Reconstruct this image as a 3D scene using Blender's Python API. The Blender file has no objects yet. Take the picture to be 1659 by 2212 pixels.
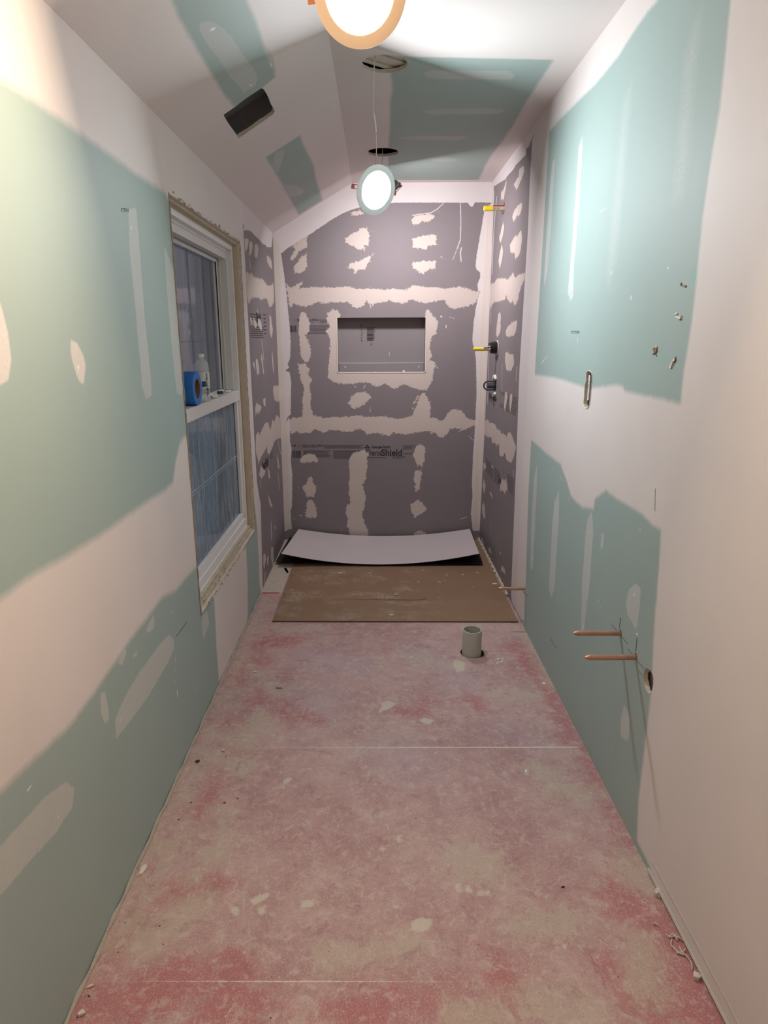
import bpy, bmesh, math, random
import numpy as np
from mathutils import Vector, Matrix
from mathutils.geometry import delaunay_2d_cdt
random.seed(7); np.random.seed(7)
C = bpy.context.scene.collection
SC = bpy.context.scene
PI = math.pi

# ------------------------------------------------------------------ camera, exposure, world
F, TH, YAW, ROLL, CX, CAMH = 1423.55, .25699, -.00467, .00473, 808.6, 1.42
cam = bpy.data.cameras.new('camera'); camo = bpy.data.objects.new('camera', cam); C.objects.link(camo)
camo.location = (0, 0, CAMH)
camo.rotation_euler = (Matrix.Rotation(-YAW, 4, 'Z') @ Matrix.Rotation(PI/2-TH, 4, 'X') @ Matrix.Rotation(-ROLL, 4, 'Z')).to_euler()
cam.sensor_fit = 'VERTICAL'; cam.sensor_height = 36; cam.lens = 36*F/2212
cam.shift_x = (829.5-CX)/2212; cam.clip_start = .02
SC.camera = camo
SC.view_settings.view_transform = 'Standard'; SC.view_settings.look = 'None'
SC.view_settings.gamma = 1; SC.view_settings.exposure = 1.58
POW_A, POW_C, POW_D = 140, 122, 120        # brightness of the three hanging puck lights
COL_A, COL_C, COL_D = (1, .78, .56), (.90, .98, 1.03), (1, .94, .97)
w = bpy.data.worlds.new('dusk'); SC.world = w; w.use_nodes = True
w.node_tree.nodes['Background'].inputs[0].default_value = (.28, .35, .40, 1)
w.node_tree.nodes['Background'].inputs[1].default_value = .95

L, R, HL, H, XK, D = -.6763, .742, 2.0897, 2.3862, -.1538, 4.6155   # room: left, right, low eave, flat ceiling, fold, back
YF = -1.3
SL = (H-HL)/(XK-L)

# ------------------------------------------------------------------ measuring helpers
def ray(x, y):
    X = (x-CX)/F; U = (1106-y)/F
    cr, sr = math.cos(-ROLL), math.sin(-ROLL); X, U = X*cr-U*sr, X*sr+U*cr
    c, s = math.cos(TH), math.sin(TH)
    d = (X, c+U*s, -s+U*c); cy, sy = math.cos(-YAW), math.sin(-YAW)
    return Vector((d[0]*cy-d[1]*sy, d[0]*sy+d[1]*cy, d[2]))
def hit(x, y, ax, val):
    d = ray(x, y); i = 'xyz'.index(ax); o = Vector((0, 0, CAMH))
    return o+d*((val-o[i])/d[i])
def onback(x, y):  p = hit(x, y, 'y', D); return (p.x, p.z)
def onright(x, y): p = hit(x, y, 'x', R); return (p.y, p.z)
def onleft(x, y):  p = hit(x, y, 'x', L); return (p.y, p.z)
def onfloor(x, y): p = hit(x, y, 'z', 0); return (p.x, p.y)
def onceil(x, y):  p = hit(x, y, 'z', H); return (p.x, p.y)
def onslope(x, y):
    d = ray(x, y); t = (HL-L*SL-CAMH)/(d.z-SL*d.x); p = Vector((0, 0, CAMH))+d*t
    return ((p.x-L)*math.sqrt(1+SL*SL), p.y)
def Z(x0, y0, s): return lambda *p: [(x0+a/s, y0+b/s) for a, b in p]
I = Z(0, 0, 1)

# ------------------------------------------------------------------ materials
def mat(name, col=(.8, .8, .8), rough=.6, metal=0, emit=None, estr=0, bump=0, bscale=200, var=0, vscale=8, trans=0, ior=1.45, alpha=1):
    m = bpy.data.materials.new(name); m.use_nodes = True; nt = m.node_tree; b = nt.nodes['Principled BSDF']
    b.inputs['Base Color'].default_value = (*col, 1); b.inputs['Roughness'].default_value = rough
    b.inputs['Metallic'].default_value = metal; b.inputs['IOR'].default_value = ior
    b.inputs['Transmission Weight'].default_value = trans; b.inputs['Alpha'].default_value = alpha
    if emit: b.inputs['Emission Color'].default_value = (*emit, 1); b.inputs['Emission Strength'].default_value = estr
    if var or bump:
        tc = nt.nodes.new('ShaderNodeTexCoord')
    if var:
        n = nt.nodes.new('ShaderNodeTexNoise'); n.inputs['Scale'].default_value = vscale; n.inputs['Detail'].default_value = 4
        mx = nt.nodes.new('ShaderNodeMix'); mx.data_type = 'RGBA'
        mx.inputs[6].default_value = (*[c*(1-var) for c in col], 1); mx.inputs[7].default_value = (*[min(1, c*(1+var)) for c in col], 1)
        nt.links.new(tc.outputs['Object'], n.inputs[0]); nt.links.new(n.outputs[0], mx.inputs[0]); nt.links.new(mx.outputs[2], b.inputs['Base Color'])
    if bump:
        n = nt.nodes.new('ShaderNodeTexNoise'); n.inputs['Scale'].default_value = bscale; n.inputs['Detail'].default_value = 3
        bp = nt.nodes.new('ShaderNodeBump'); bp.inputs['Strength'].default_value = bump; bp.inputs['Distance'].default_value = .002
        nt.links.new(tc.outputs['Object'], n.inputs[0]); nt.links.new(n.outputs[0], bp.inputs['Height']); nt.links.new(bp.outputs[0], b.inputs['Normal'])
    return m

class NT:
    """small node builder"""
    def __init__(s, m): s.nt = m.node_tree; s.b = s.nt.nodes['Principled BSDF']
    def n(s, t, **k):
        x = s.nt.nodes.new(t)
        for a, v in k.items():
            if a.startswith('_'): setattr(x, a[1:], v)
        return x
    def link(s, a, b): s.nt.links.new(a, b)
    def val(s, v, sock):
        if hasattr(v, 'is_output') or hasattr(v, 'links'): s.link(v, sock)
        else: sock.default_value = v
    def math(s, op, a, b=None, c=None, clamp=False):
        x = s.n('ShaderNodeMath', _operation=op, _use_clamp=clamp); s.val(a, x.inputs[0])
        if b is not None: s.val(b, x.inputs[1])
        if c is not None: s.val(c, x.inputs[2])
        return x.outputs[0]
    def noise(s, co, scale, detail=3, rough=.55, dist=0):
        x = s.n('ShaderNodeTexNoise'); s.link(co, x.inputs['Vector']); x.inputs['Scale'].default_value = scale
        x.inputs['Detail'].default_value = detail; x.inputs['Roughness'].default_value = rough; x.inputs['Distortion'].default_value = dist
        return x.outputs[0]
    def mapp(s, co, sc=(1, 1, 1), loc=(0, 0, 0)):
        x = s.n('ShaderNodeMapping'); s.link(co, x.inputs[0]); x.inputs['Scale'].default_value = sc; x.inputs['Location'].default_value = loc
        return x.outputs[0]
    def ramp(s, f, lo, hi):
        x = s.n('ShaderNodeMapRange', _interpolation_type='SMOOTHSTEP'); s.link(f, x.inputs[0])
        x.inputs[1].default_value = lo; x.inputs[2].default_value = hi
        return x.outputs[0]
    def mix(s, f, a, b):
        x = s.n('ShaderNodeMix', _data_type='RGBA'); s.val(f, x.inputs[0])
        for v, i in ((a, 6), (b, 7)):
            if isinstance(v, tuple): x.inputs[i].default_value = (*v, 1)
            else: s.link(v, x.inputs[i])
        return x.outputs[2]
    def attr(s, name): return s.n('ShaderNodeAttribute', _attribute_name=name).outputs['Fac']

MUD = (.72, .655, .63)
WHITE = (.70, .645, .64)
TANMUD = (.58, .50, .455)
GREEN = (.345, .435, .408)
GREY = (.225, .195, .205)

def board(name, base, layers, gvar=.05, dust=0, stretch=(1, 1, 1)):
    """base board colour with joint-compound layers over it: layer = (attribute, colour, softness, jaggedness, jag scale, opacity)"""
    m = bpy.data.materials.new(name); m.use_nodes = True; t = NT(m); b = t.b
    co = t.n('ShaderNodeTexCoord').outputs['Object']
    lo = t.noise(co, 3.2, 4); fine = t.noise(co, 420, 2)
    col = t.mix(lo, tuple(c*(1-gvar) for c in base), tuple(c*(1+gvar) for c in base))
    sp = t.math('MULTIPLY', t.math('SUBTRACT', fine, .5), .10)
    if dust:   # pale scuffs with a shape of their own
        sc = t.noise(t.mapp(co, stretch), 26, 6, .7)
        d = t.ramp(sc, .66, .80); sc2 = t.noise(co, 5, 2); d = t.math('MULTIPLY', d, t.ramp(sc2, .45, .65)); d = t.math('MULTIPLY', d, dust)
        col = t.mix(d, col, tuple(min(1, c*1.9+.05) for c in base))
        vo = t.n('ShaderNodeTexVoronoi'); t.link(co, vo.inputs['Vector']); vo.inputs['Scale'].default_value = 34
        dot = t.math('LESS_THAN', vo.outputs['Distance'], t.math('MULTIPLY', t.ramp(t.noise(co, 9, 2), .55, .75), .07))
        col = t.mix(t.math('MULTIPLY', dot, .7), col, (.75, .72, .70))
    height = t.math('MULTIPLY', fine, .06)
    for i, (at, lc, soft, jag, js, op) in enumerate(layers):
        sd = t.attr(at)
        nz = t.math('SUBTRACT', t.noise(t.mapp(co, stretch, (i*3.1, 0, 0)), js, 4, .62), .5)
        sd2 = t.math('MULTIPLY_ADD', nz, jag, sd)
        if jag > .009 and soft < .006:
            nz2 = t.math('SUBTRACT', t.noise(t.mapp(co, (1, 1, .45), (7, i, 2)), js*4.5, 3, .7), .5); sd2 = t.math('MULTIPLY_ADD', nz2, jag*.55, sd2)
        f = t.math('MULTIPLY_ADD', sd2, 1/max(soft, .0004), .5, clamp=True)
        f = t.math('SMOOTH_MIN', f, 1.0, .2, clamp=True) if False else f
        vv = lo
        c2 = t.mix(vv, tuple(c*.93 for c in lc), tuple(min(1, c*1.07) for c in lc))
        o = op
        if op < .9:
            gr = t.noise(co, 160, 3, .7); o = t.math('MULTIPLY_ADD', t.math('SUBTRACT', gr, .5), .7, op, clamp=True)
        ff = t.math('MULTIPLY', f, o)
        col = t.mix(ff, col, c2)
        if op > .9 and soft < .0035 and at == 'm': height = t.math('MULTIPLY_ADD', f, .55 if soft < .01 else .25, height)
    mm = t.n('ShaderNodeMix', _data_type='RGBA', _blend_type='ADD'); mm.inputs[0].default_value = 1
    t.link(col, mm.inputs[6]); cmb = t.n('ShaderNodeCombineColor')
    for k in range(3): t.link(sp, cmb.inputs[k])
    sc = t.mix(.25, (0, 0, 0), cmb.outputs[0]); t.link(sc, mm.inputs[7])
    t.link(mm.outputs[2], b.inputs['Base Color']); b.inputs['Roughness'].default_value = .62
    b.inputs['Specular IOR Level'].default_value = .35
    bp = t.n('ShaderNodeBump'); bp.inputs['Strength'].default_value = .5; bp.inputs['Distance'].default_value = .0022
    t.link(height, bp.inputs['Height']); t.link(bp.outputs[0], b.inputs['Normal'])
    return m

# ------------------------------------------------------------------ signed distance of traced outlines
def sdf_poly(P, poly):
    q = np.array(poly); n = len(q); best = np.full(len(P), 1e9); ins = np.zeros(len(P), bool)
    for i in range(n):
        a, b = q[i], q[(i+1) % n]; e = b-a; ee = max(e@e, 1e-14)
        w_ = P-a; tt = np.clip((w_@e)/ee, 0, 1); d = w_-tt[:, None]*e
        best = np.minimum(best, (d*d).sum(1))
        c = ((a[1] <= P[:, 1]) & (b[1] > P[:, 1])) | ((b[1] <= P[:, 1]) & (a[1] > P[:, 1]))
        if abs(e[1]) > 1e-12:
            xi = a[0]+(P[:, 1]-a[1])/e[1]*e[0]; ins ^= c & (P[:, 0] < xi)
    s = np.sqrt(best); return np.where(ins, s, -s)
def sdf_stroke(P, pts, r):
    best = np.full(len(P), 1e9)
    if len(pts) == 1: pts = [pts[0], pts[0]]
    for a, b in zip(pts[:-1], pts[1:]):
        a = np.array(a); e = np.array(b)-a; ee = max(e@e, 1e-14)
        w_ = P-a; tt = np.clip((w_@e)/ee, 0, 1); d = w_-tt[:, None]*e; best = np.minimum(best, (d*d).sum(1))
    return r-np.sqrt(best)
def sd_eval(P, shapes, far=.12):
    out = np.full(len(P), -far)
    for s in shapes:
        pts = s[1] if isinstance(s, tuple) else s; a = np.array(pts); m_ = far
        k = (P[:, 0] > a[:, 0].min()-m_) & (P[:, 0] < a[:, 0].max()+m_) & (P[:, 1] > a[:, 1].min()-m_) & (P[:, 1] < a[:, 1].max()+m_)
        if not k.any(): continue
        v = sdf_stroke(P[k], pts, s[0]) if isinstance(s, tuple) else sdf_poly(P[k], pts)
        out[k] = np.maximum(out[k], v)
    return out

def surface(name, O, U, V, u0, u1, v0, v1, step, layers, material, rects=(), stars=(), lip=.013, core=None, kind=True, nrm=None):
    """a wall plane O+u*U+v*V with traced attributes; rects are square openings, stars are ragged ones ([(u,v)...])"""
    O, U, V = Vector(O), Vector(U), Vector(V)
    boxes = [tuple(r) for r in rects]; sboxes = []
    for s in stars:
        a = np.array(s); pad = step*.6
        sboxes.append((a[:, 0].min()-pad, a[:, 0].max()+pad, a[:, 1].min()-pad, a[:, 1].max()+pad))
    allb = boxes+sboxes
    def axis(lo, hi, br, st):
        br = sorted(set([lo, hi]+[round(b, 6) for b in br if lo < b < hi])); o = []
        for a, b in zip(br[:-1], br[1:]):
            n = max(1, int(math.ceil((b-a)/st))); o += [a+(b-a)*k/n for k in range(n)]
        return np.array(o+[hi])
    us = axis(u0, u1, [b[i] for b in allb for i in (0, 1)], step); vs = axis(v0, v1, [b[i] for b in allb for i in (2, 3)], step)
    nu, nv = len(us), len(vs)
    uu, vv = np.meshgrid(us, vs); P = np.stack([uu.ravel(), vv.ravel()], 1)
    i, j = np.meshgrid(np.arange(nu-1), np.arange(nv-1)); i = i.ravel(); j = j.ravel()
    cu = (us[i]+us[i+1])/2; cv = (vs[j]+vs[j+1])/2; keep = np.ones(len(i), bool)
    for b in allb: keep &= ~((cu > b[0]) & (cu < b[1]) & (cv > b[2]) & (cv < b[3]))
    i, j = i[keep], j[keep]; base = j*nu+i
    faces = np.stack([base, base+1, base+1+nu, base+nu], 1).tolist()
    pts = P.tolist()
    lips = []
    for s, b in zip(stars, sboxes):
        c = np.mean(np.array(s), 0); K = 48
        ca = [math.atan2(y-c[1], x-c[0]) % (2*PI) for x in b[:2] for y in b[2:]]
        angs = sorted([2*PI*k/K for k in range(K)]+ca); sa = np.array(s); rings = []
        inner, outer = [], []
        for a in angs:
            d = np.array([math.cos(a), math.sin(a)])
            t1 = min([((b[1] if d[0] > 0 else b[0])-c[0])/d[0] if abs(d[0]) > 1e-9 else 9, ((b[3] if d[1] > 0 else b[2])-c[1])/d[1] if abs(d[1]) > 1e-9 else 9])
            t0 = 0
            for k in range(len(sa)):
                p, q = sa[k]-c, sa[(k+1) % len(sa)]-c; e = q-p; den = d[0]*e[1]-d[1]*e[0]
                if abs(den) < 1e-12: continue
                tt = (p[0]*e[1]-p[1]*e[0])/den; m_ = (p[0]*d[1]-p[1]*d[0])/den
                if tt > 0 and -1e-6 <= m_ <= 1+1e-6: t0 = max(t0, tt)
            t0 = min(t0, t1*.98); inner.append(c+d*t0); outer.append(c+d*t1)
        n = len(angs); start = len(pts); NR = 5
        for r in range(NR+1): pts += [((1-r/NR)*inner[k]+r/NR*outer[k]).tolist() for k in range(n)]
        for r in range(NR):
            for k in range(n):
                k2 = (k+1) % n; faces.append([start+r*n+k, start+(r+1)*n+k, start+(r+1)*n+k2, start+r*n+k2])
        lips.append([start+k for k in range(n)])
    for b in boxes:
        start = len(pts); pts += [[b[0], b[2]], [b[1], b[2]], [b[1], b[3]], [b[0], b[3]]]; lips.append([start+k for k in range(4)])
    P = np.array(pts); co = [O+U*float(p[0])+V*float(p[1]) for p in P]
    nb = len(co); mi = [0]*len(faces)
    N = U.cross(V); N = -N if (nrm and N.dot(Vector(nrm)) < 0) else N
    for lp in lips:
        if not lip: continue
        s0 = len(co)
        for k in lp:
            co.append(co[k]-N*lip*(1+random.uniform(-.12, .12)))
        for k in range(len(lp)):
            k2 = (k+1) % len(lp); faces.append([lp[k], lp[k2], s0+k2, s0+k]); mi.append(1)
    me = bpy.data.meshes.new(name); me.from_pydata([tuple(c) for c in co], [], faces)
    me.polygons.foreach_set('material_index', mi)
    me.materials.append(material); me.materials.append(core or M_core)
    for k, sh in layers.items():
        at = me.attributes.new(k, 'FLOAT', 'POINT'); v = np.full(len(co), -.12); v[:nb] = sd_eval(P, sh)
        at.data.foreach_set('value', v.astype(np.float32))
    o = bpy.data.objects.new(name, me); C.objects.link(o)
    if kind: o['kind'] = 'structure'
    return o

# ------------------------------------------------------------------ mesh helpers
def link(name, bm, m, parent=None, smooth=False, bevel=0, loc=None):
    me = bpy.data.meshes.new(name); bmesh.ops.recalc_face_normals(bm, faces=bm.faces); bm.to_mesh(me); bm.free()
    for x in (m if isinstance(m, (list, tuple)) else [m]): me.materials.append(x)
    if smooth:
        for p in me.polygons: p.use_smooth = True
    o = bpy.data.objects.new(name, me); C.objects.link(o)
    if parent: o.parent = parent
    if loc: o.location = loc
    if bevel:
        b = o.modifiers.new('bevel', 'BEVEL'); b.width = bevel; b.segments = 2; b.limit_method = 'ANGLE'
    if smooth:
        try:
            e = o.modifiers.new('split', 'EDGE_SPLIT'); e.split_angle = math.radians(40)
        except Exception: pass
    return o
def box(bm, x0, x1, y0, y1, z0, z1, mi=0):
    v = [bm.verts.new((x, y, z)) for x in (x0, x1) for y in (y0, y1) for z in (z0, z1)]
    for f in ((0, 1, 3, 2), (4, 6, 7, 5), (0, 4, 5, 1), (2, 3, 7, 6), (0, 2, 6, 4), (1, 5, 7, 3)):
        fc = bm.faces.new([v[i] for i in f]); fc.material_index = mi
    return v
def frameof(d):
    d = Vector(d).normalized(); a = Vector((0, 0, 1)) if abs(d.z) < .9 else Vector((1, 0, 0))
    e1 = d.cross(a).normalized(); return d, e1, d.cross(e1).normalized()
def lathe(bm, o, axis, prof, n=40, capa=True, capb=True, mi=0, sy=1):
    """profile [(distance along axis, radius)]"""
    d, e1, e2 = frameof(axis); o = Vector(o); rings = []
    for t, r in prof:
        rings.append([bm.verts.new(o+d*t+(e1*math.cos(2*PI*k/n)+e2*math.sin(2*PI*k/n)*sy)*r) for k in range(n)])
    for a, b in zip(rings[:-1], rings[1:]):
        for k in range(n):
            f = bm.faces.new((a[k], a[(k+1) % n], b[(k+1) % n], b[k])); f.material_index = mi
    if capa: bm.faces.new(rings[0]).material_index = mi
    if capb: bm.faces.new(rings[-1]).material_index = mi
def tube(bm, pts, r, n=8):
    pts = [Vector(p) for p in pts]; rings = []
    for i, p in enumerate(pts):
        d = (pts[min(i+1, len(pts)-1)]-pts[max(i-1, 0)]); _, e1, e2 = frameof(d)
        rr = r[i] if isinstance(r, (list, tuple)) else r
        rings.append([bm.verts.new(p+(e1*math.cos(2*PI*k/n)+e2*math.sin(2*PI*k/n))*rr) for k in range(n)])
    for a, b in zip(rings[:-1], rings[1:]):
        for k in range(n): bm.faces.new((a[k], a[(k+1) % n], b[(k+1) % n], b[k]))
    bm.faces.new(rings[0]); bm.faces.new(rings[-1])
def spline(pts, n=8):
    pts = [Vector(p) for p in pts]; q = [pts[0]]+pts+[pts[-1]]; o = []
    for i in range(1, len(q)-2):
        for k in range(n):
            t = k/n; p0, p1, p2, p3 = q[i-1:i+3]
            o.append(.5*((2*p1)+(p2-p0)*t+(2*p0-5*p1+4*p2-p3)*t*t+(3*p1-p0-3*p2+p3)*t**3))
    return o+[pts[-1]]
def thing(name, label, cat, loc=(0, 0, 0), group=None):
    o = bpy.data.objects.new(name, None); C.objects.link(o); o.location = loc; o['label'] = label; o['category'] = cat
    if group: o['group'] = group
    return o
def tag(o, label, cat, group=None):
    o['label'] = label; o['category'] = cat
    if group: o['group'] = group
    return o
def struct(o): o['kind'] = 'structure'; return o

M_core = mat('gypsum_core', (.62, .55, .47), .9, bump=.6, bscale=260, var=.25, vscale=90)
M_kraft = mat('torn_paper', (.30, .21, .13), .9, var=.4, vscale=120)
M_dark = mat('cavity_wood', (.055, .045, .04), .9, var=.3, vscale=30)
M_lath = mat('old_lath', (.62, .55, .47), .85, var=.25, vscale=60)
M_ink = mat('black_ink', (.035, .03, .035), .7)
M_fineink = mat('faded_ink', (.085, .072, .078), .8)
M_vinyl = mat('white_vinyl', (.78, .77, .76), .35, var=.03)
M_wood = mat('primed_wood_jamb', (.53, .45, .34), .6, var=.12, vscale=14)
M_black = mat('black_plastic', (.012, .012, .014), .3)
M_dgrey = mat('dark_grey_plastic', (.05, .055, .06), .4)

# ================================================================== TRACED COMPOUND SHAPES
B1 = Z(560, 420, 4.423); B2 = Z(800, 420, 4.424); B3 = Z(590, 860, 5.53); B4 = Z(850, 860, 5.184); NI = Z(610, 660, 4.74)
R1 = Z(1020, 420, 7.9); R2 = Z(1010, 700, 7.373); R3 = Z(1020, 980, 7.9); RA = Z(1100, 0, 2.968); RB = Z(1100, 700, 2.968); RC = Z(1100, 1200, 2.186)
C1 = Z(1000, 200, 6.912); L0 = Z(500, 440, 10.37); L1 = Z(515, 600, 8.505); L2 = Z(530, 840, 8.51); LS = Z(540, 1100, 10.06)
LA = Z(0, 1100, 1.989); LB = Z(0, 0, 2.2125); CE = Z(340, 0, 4.1475); CL = Z(650, 0, 4.609); R4 = Z(1100, 280, 5.026); W1 = Z(380, 860, 4.423)
LF = Z(300, 1300, 5.184); FR = Z(980, 1350, 6.912)
def T(f, *lists): return [[f(*p) for p in l] for l in lists]
def S(f, r, pts): return (r, [f(*p) for p in pts])

back_m = T(onback,
 B1((255,850),(300,890),(330,880),(420,830),(385,900),(500,885),(700,890),(850,880),(940,905),(1000,900))+B2((0,895),(150,912),(200,900),(350,915),(360,890),(430,870),(560,890),(650,885),(730,905),(850,880),(930,895),(975,920),(1050,930),(1030,990),(1000,1040),(920,1070),(800,1095),(760,1080),(700,1010),(560,1035),(480,1035),(400,1005),(300,1045),(180,1015),(90,1035),(30,1045),(32,1095),(10,1050))+B1((1060,1100),(1060,1050),(1020,1020),(1000,1060),(940,1085),(890,1070),(860,1030),(680,1030),(640,1045),(550,1030),(500,1060),(400,1070),(330,1040),(290,1080),(275,1000)),
 B1((320,480),(400,430),(460,400),(460,500),(430,520),(380,545),(350,600),(330,620),(305,630),(300,600),(345,520),(315,500)),
 B1((330,690),(380,620),(450,560),(455,690),(415,750),(335,750)),
 B1((825,415),(880,380),(950,350),(960,325),(1030,320),(1050,370),(1050,440),(1045,480),(1000,490),(1015,530),(1010,545),(990,520),(950,525),(880,490),(830,465)),
 B1((840,690),(880,655),(960,635),(1030,600),(1105,560),(1060,600),(1060,640),(1020,680),(1010,720),(940,720),(925,755),(905,750),(905,710),(860,710)),
 B1((870,175),(960,150),(1000,170),(1000,188),(930,200),(880,205)),
 B1((400,1125),(450,1140),(480,1220),(485,1300),(440,1350),(470,1400),(495,1500),(490,1560),(455,1605),(410,1580),(395,1520),(385,1400),(375,1300),(385,1180)),
 B1((370,1615),(440,1620),(480,1670),(470,1720),(500,1770),(480,1820),(500,1950),(485,1990),(520,2130),(415,2130),(412,1960),(430,1870),(400,1780),(380,1700)),
 NI((460,80),(510,40),(560,45),(590,90),(590,116),(600,300),(1400,300),(1462,112),(1470,60),(1500,35),(1530,90),(1590,165),(1580,280),(1530,320),(1505,430),(1530,520),(1505,565),(1560,575),(1570,620),(1545,680),(1540,760),(1500,830),(1480,870),(1400,860),(1330,840),(1250,810),(1190,830),(1160,855),(1130,850),(1050,800),(990,830),(930,815),(850,790),(700,800),(600,805),(520,780),(465,740),(470,640),(485,500),(490,380),(480,310),(440,260),(490,220),(455,140)),
 B1((850,2000),(880,1930),(940,1890),(1020,1890),(1070,1940),(1000,2010),(890,2055),(880,2030)),
 B3((190,270),(250,225),(300,235),(360,205),(490,205),(600,235),(700,230),(900,220),(1050,205),(1100,225),(1200,220),(1350,220),(1450,245),(1530,245))+B4((0,235),(120,225),(170,205),(215,200),(215,80),(270,10),(300,-30))+B2((405,2110),(410,1990),(450,1930),(515,1895),(540,1930),(560,1970),(575,2000),(570,2080),(575,2130),(640,2140),(650,2160),(690,2160),(730,2110),(760,2070),(810,2050),(870,2070),(930,2140),(1010,2160))+B4((935,240),(930,290),(850,330),(720,380),(760,345),(640,340),(620,380),(540,450),(470,400),(430,370),(425,430),(415,370),(300,375),(130,410),(0,385))+B3((1430,410),(1390,455),(1250,420),(1120,430),(1080,390),(1040,365),(950,395),(860,400),(790,390),(690,380),(600,415),(530,385),(500,365),(450,410),(330,425),(280,400),(220,430),(185,340)),
 B3((315,750),(350,690),(430,660),(500,670),(540,740),(520,765),(470,760),(400,770),(340,770)),
 B3((345,1065),(410,1010),(420,950),(460,930),(480,1010),(515,1060),(500,1150),(490,1180),(400,1180),(370,1100)),
 B3((400,1250),(430,1210),(480,1230),(510,1310),(530,1400),(500,1430),(400,1430),(385,1395)),
 B3((905,730),(960,650),(1060,625),(1100,610),(1110,640),(1150,680),(1120,710),(1130,800),(1110,900),(1110,960),(1070,1040),(1100,1150),(1110,1200),(1090,1310),(1060,1400),(1100,1500),(1140,1600),(1140,1680),(925,1680),(915,1580),(880,1530),(890,1450),(870,1380),(880,1280),(920,1250),(905,1100),(915,900)),
 B3((400,1612),(440,1590),(520,1595),(570,1630)),
 B4((250,540),(300,520),(355,545),(350,700),(320,740),(330,770),(290,750),(265,770),(245,700),(220,640),(230,600)),
 B4((240,820),(320,805),(305,900),(290,1030),(240,1040),(245,960),(220,900)),
 B4((190,1190),(270,1140),(320,1165),(350,1210),(380,1240),(320,1290),(235,1335),(190,1260)),
 B4((230,1510),(280,1480),(330,1490),(365,1520),(360,1545),(230,1545)),
 B2((395,240),(430,205),(500,195),(580,180),(605,205),(600,240),(560,260),(490,260),(430,295),(400,270)),
 B2((405,420),(500,395),(610,380),(630,410),(630,480),(560,490),(520,535),(490,515),(405,510)),
 B2((400,650),(520,635),(630,640),(620,710),(560,715),(510,755),(470,745),(405,700)))
back_t = [S(onback, .003, B2((700,85),(640,140),(580,175),(500,185),(400,200))), S(onback, .0035, B2((860,75),(865,250),(860,430),(830,520))),
 S(onback, .0025, B2((825,530),(790,620))), S(onback, .006, B2((675,1165),(680,1170))), S(onback, .004, B2((725,1250),(724,1275))), S(onback, .0025, B2((750,1170),(800,1185))),
 S(onback, .003, B4((840,420),(890,470))), S(onback, .0025, B4((880,380),(880,410))), S(onback, .003, B4((750,1355),(820,1330))), S(onback, .004, B2((870,510),(860,560),(868,640))),
 S(onback, .003, B3((300,1070),(305,1072))), S(onback, .004, B3((320,1405),(340,1400))), S(onback, .003, B3((240,1440),(265,1440))), S(onback, .002, B3((660,1510),(661,1512))), S(onback, .003, B3((810,1560),(820,1563))),
 S(onback, .003, B3((1620,175),(1622,177))), S(onback, .002, B3((1160,120),(1155,160))), S(onback, .0022, B1((1060,2030),(1062,2080))), S(onback, .004, NI((740,828),(752,835))), S(onback, .003, NI((830,845),(850,815))), S(onback, .003, NI((1170,870),(1172,873))), S(onback, .004, B2((635,1650),(645,1660))),
 S(onback, .002, B1((1060,350),(1110,348))), S(onback, .002, B1((265,705),(267,708))), S(onback, .002, B2((640,165),(660,168))), S(onback, .003, B2((670,590),(690,610)))]
back_w = T(onback,
 B1((110,380),(885,-130))+B2((1200,-150),(1200,80),(1000,75),(975,118),(950,110),(935,80),(700,78),(240,78))+B1((960,122),(870,150),(800,180),(700,235),(560,330),(470,390),(330,475),(260,520),(215,560),(110,600)),
 B1((205,540),(235,750),(255,900),(275,1100),(290,1250),(300,1400),(295,1560),(270,1630),(290,1650),(245,1680),(290,1700),(305,1780),(300,2100),(270,2130),(245,2200))+B3((190,230),(205,330),(200,500),(220,600),(210,750),(230,900),(225,1300),(205,1340),(225,1570),(190,1560),(135,1600),(40,0))+B1((110,600)),
 B2((1180,60),(1100,150),(1090,150),(1060,330),(1020,560),(1005,680),(1020,725),(1050,745),(1050,790),(1025,860),(1030,920),(1050,930),(1020,1020),(990,1200),(975,1380),(980,1430),(1000,1500),(1010,1600),(1015,1900),(1005,2120),(1000,2212))+B4((925,150),(915,280),(905,450),(890,650),(878,960),(885,1100),(865,1290),(880,1400),(885,1480),(920,1490),(960,1480),(1030,500),(1050,0)))
back_k = T(onback,
 B1((110,420),(150,430),(190,500),(205,620),(200,1000),(205,1400),(235,1600),(245,2200))+B3((165,300),(180,700),(190,1200),(212,1500),(205,1560),(135,1590),(60,0),(40,0)),
 B2((1120,120),(1100,600),(1072,1000),(1055,1300),(1045,1600),(1040,2212))+B4((960,0),(932,500),(917,1000),(897,1470),(960,1470),(1050,0))+B2((1195,60)))

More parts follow.
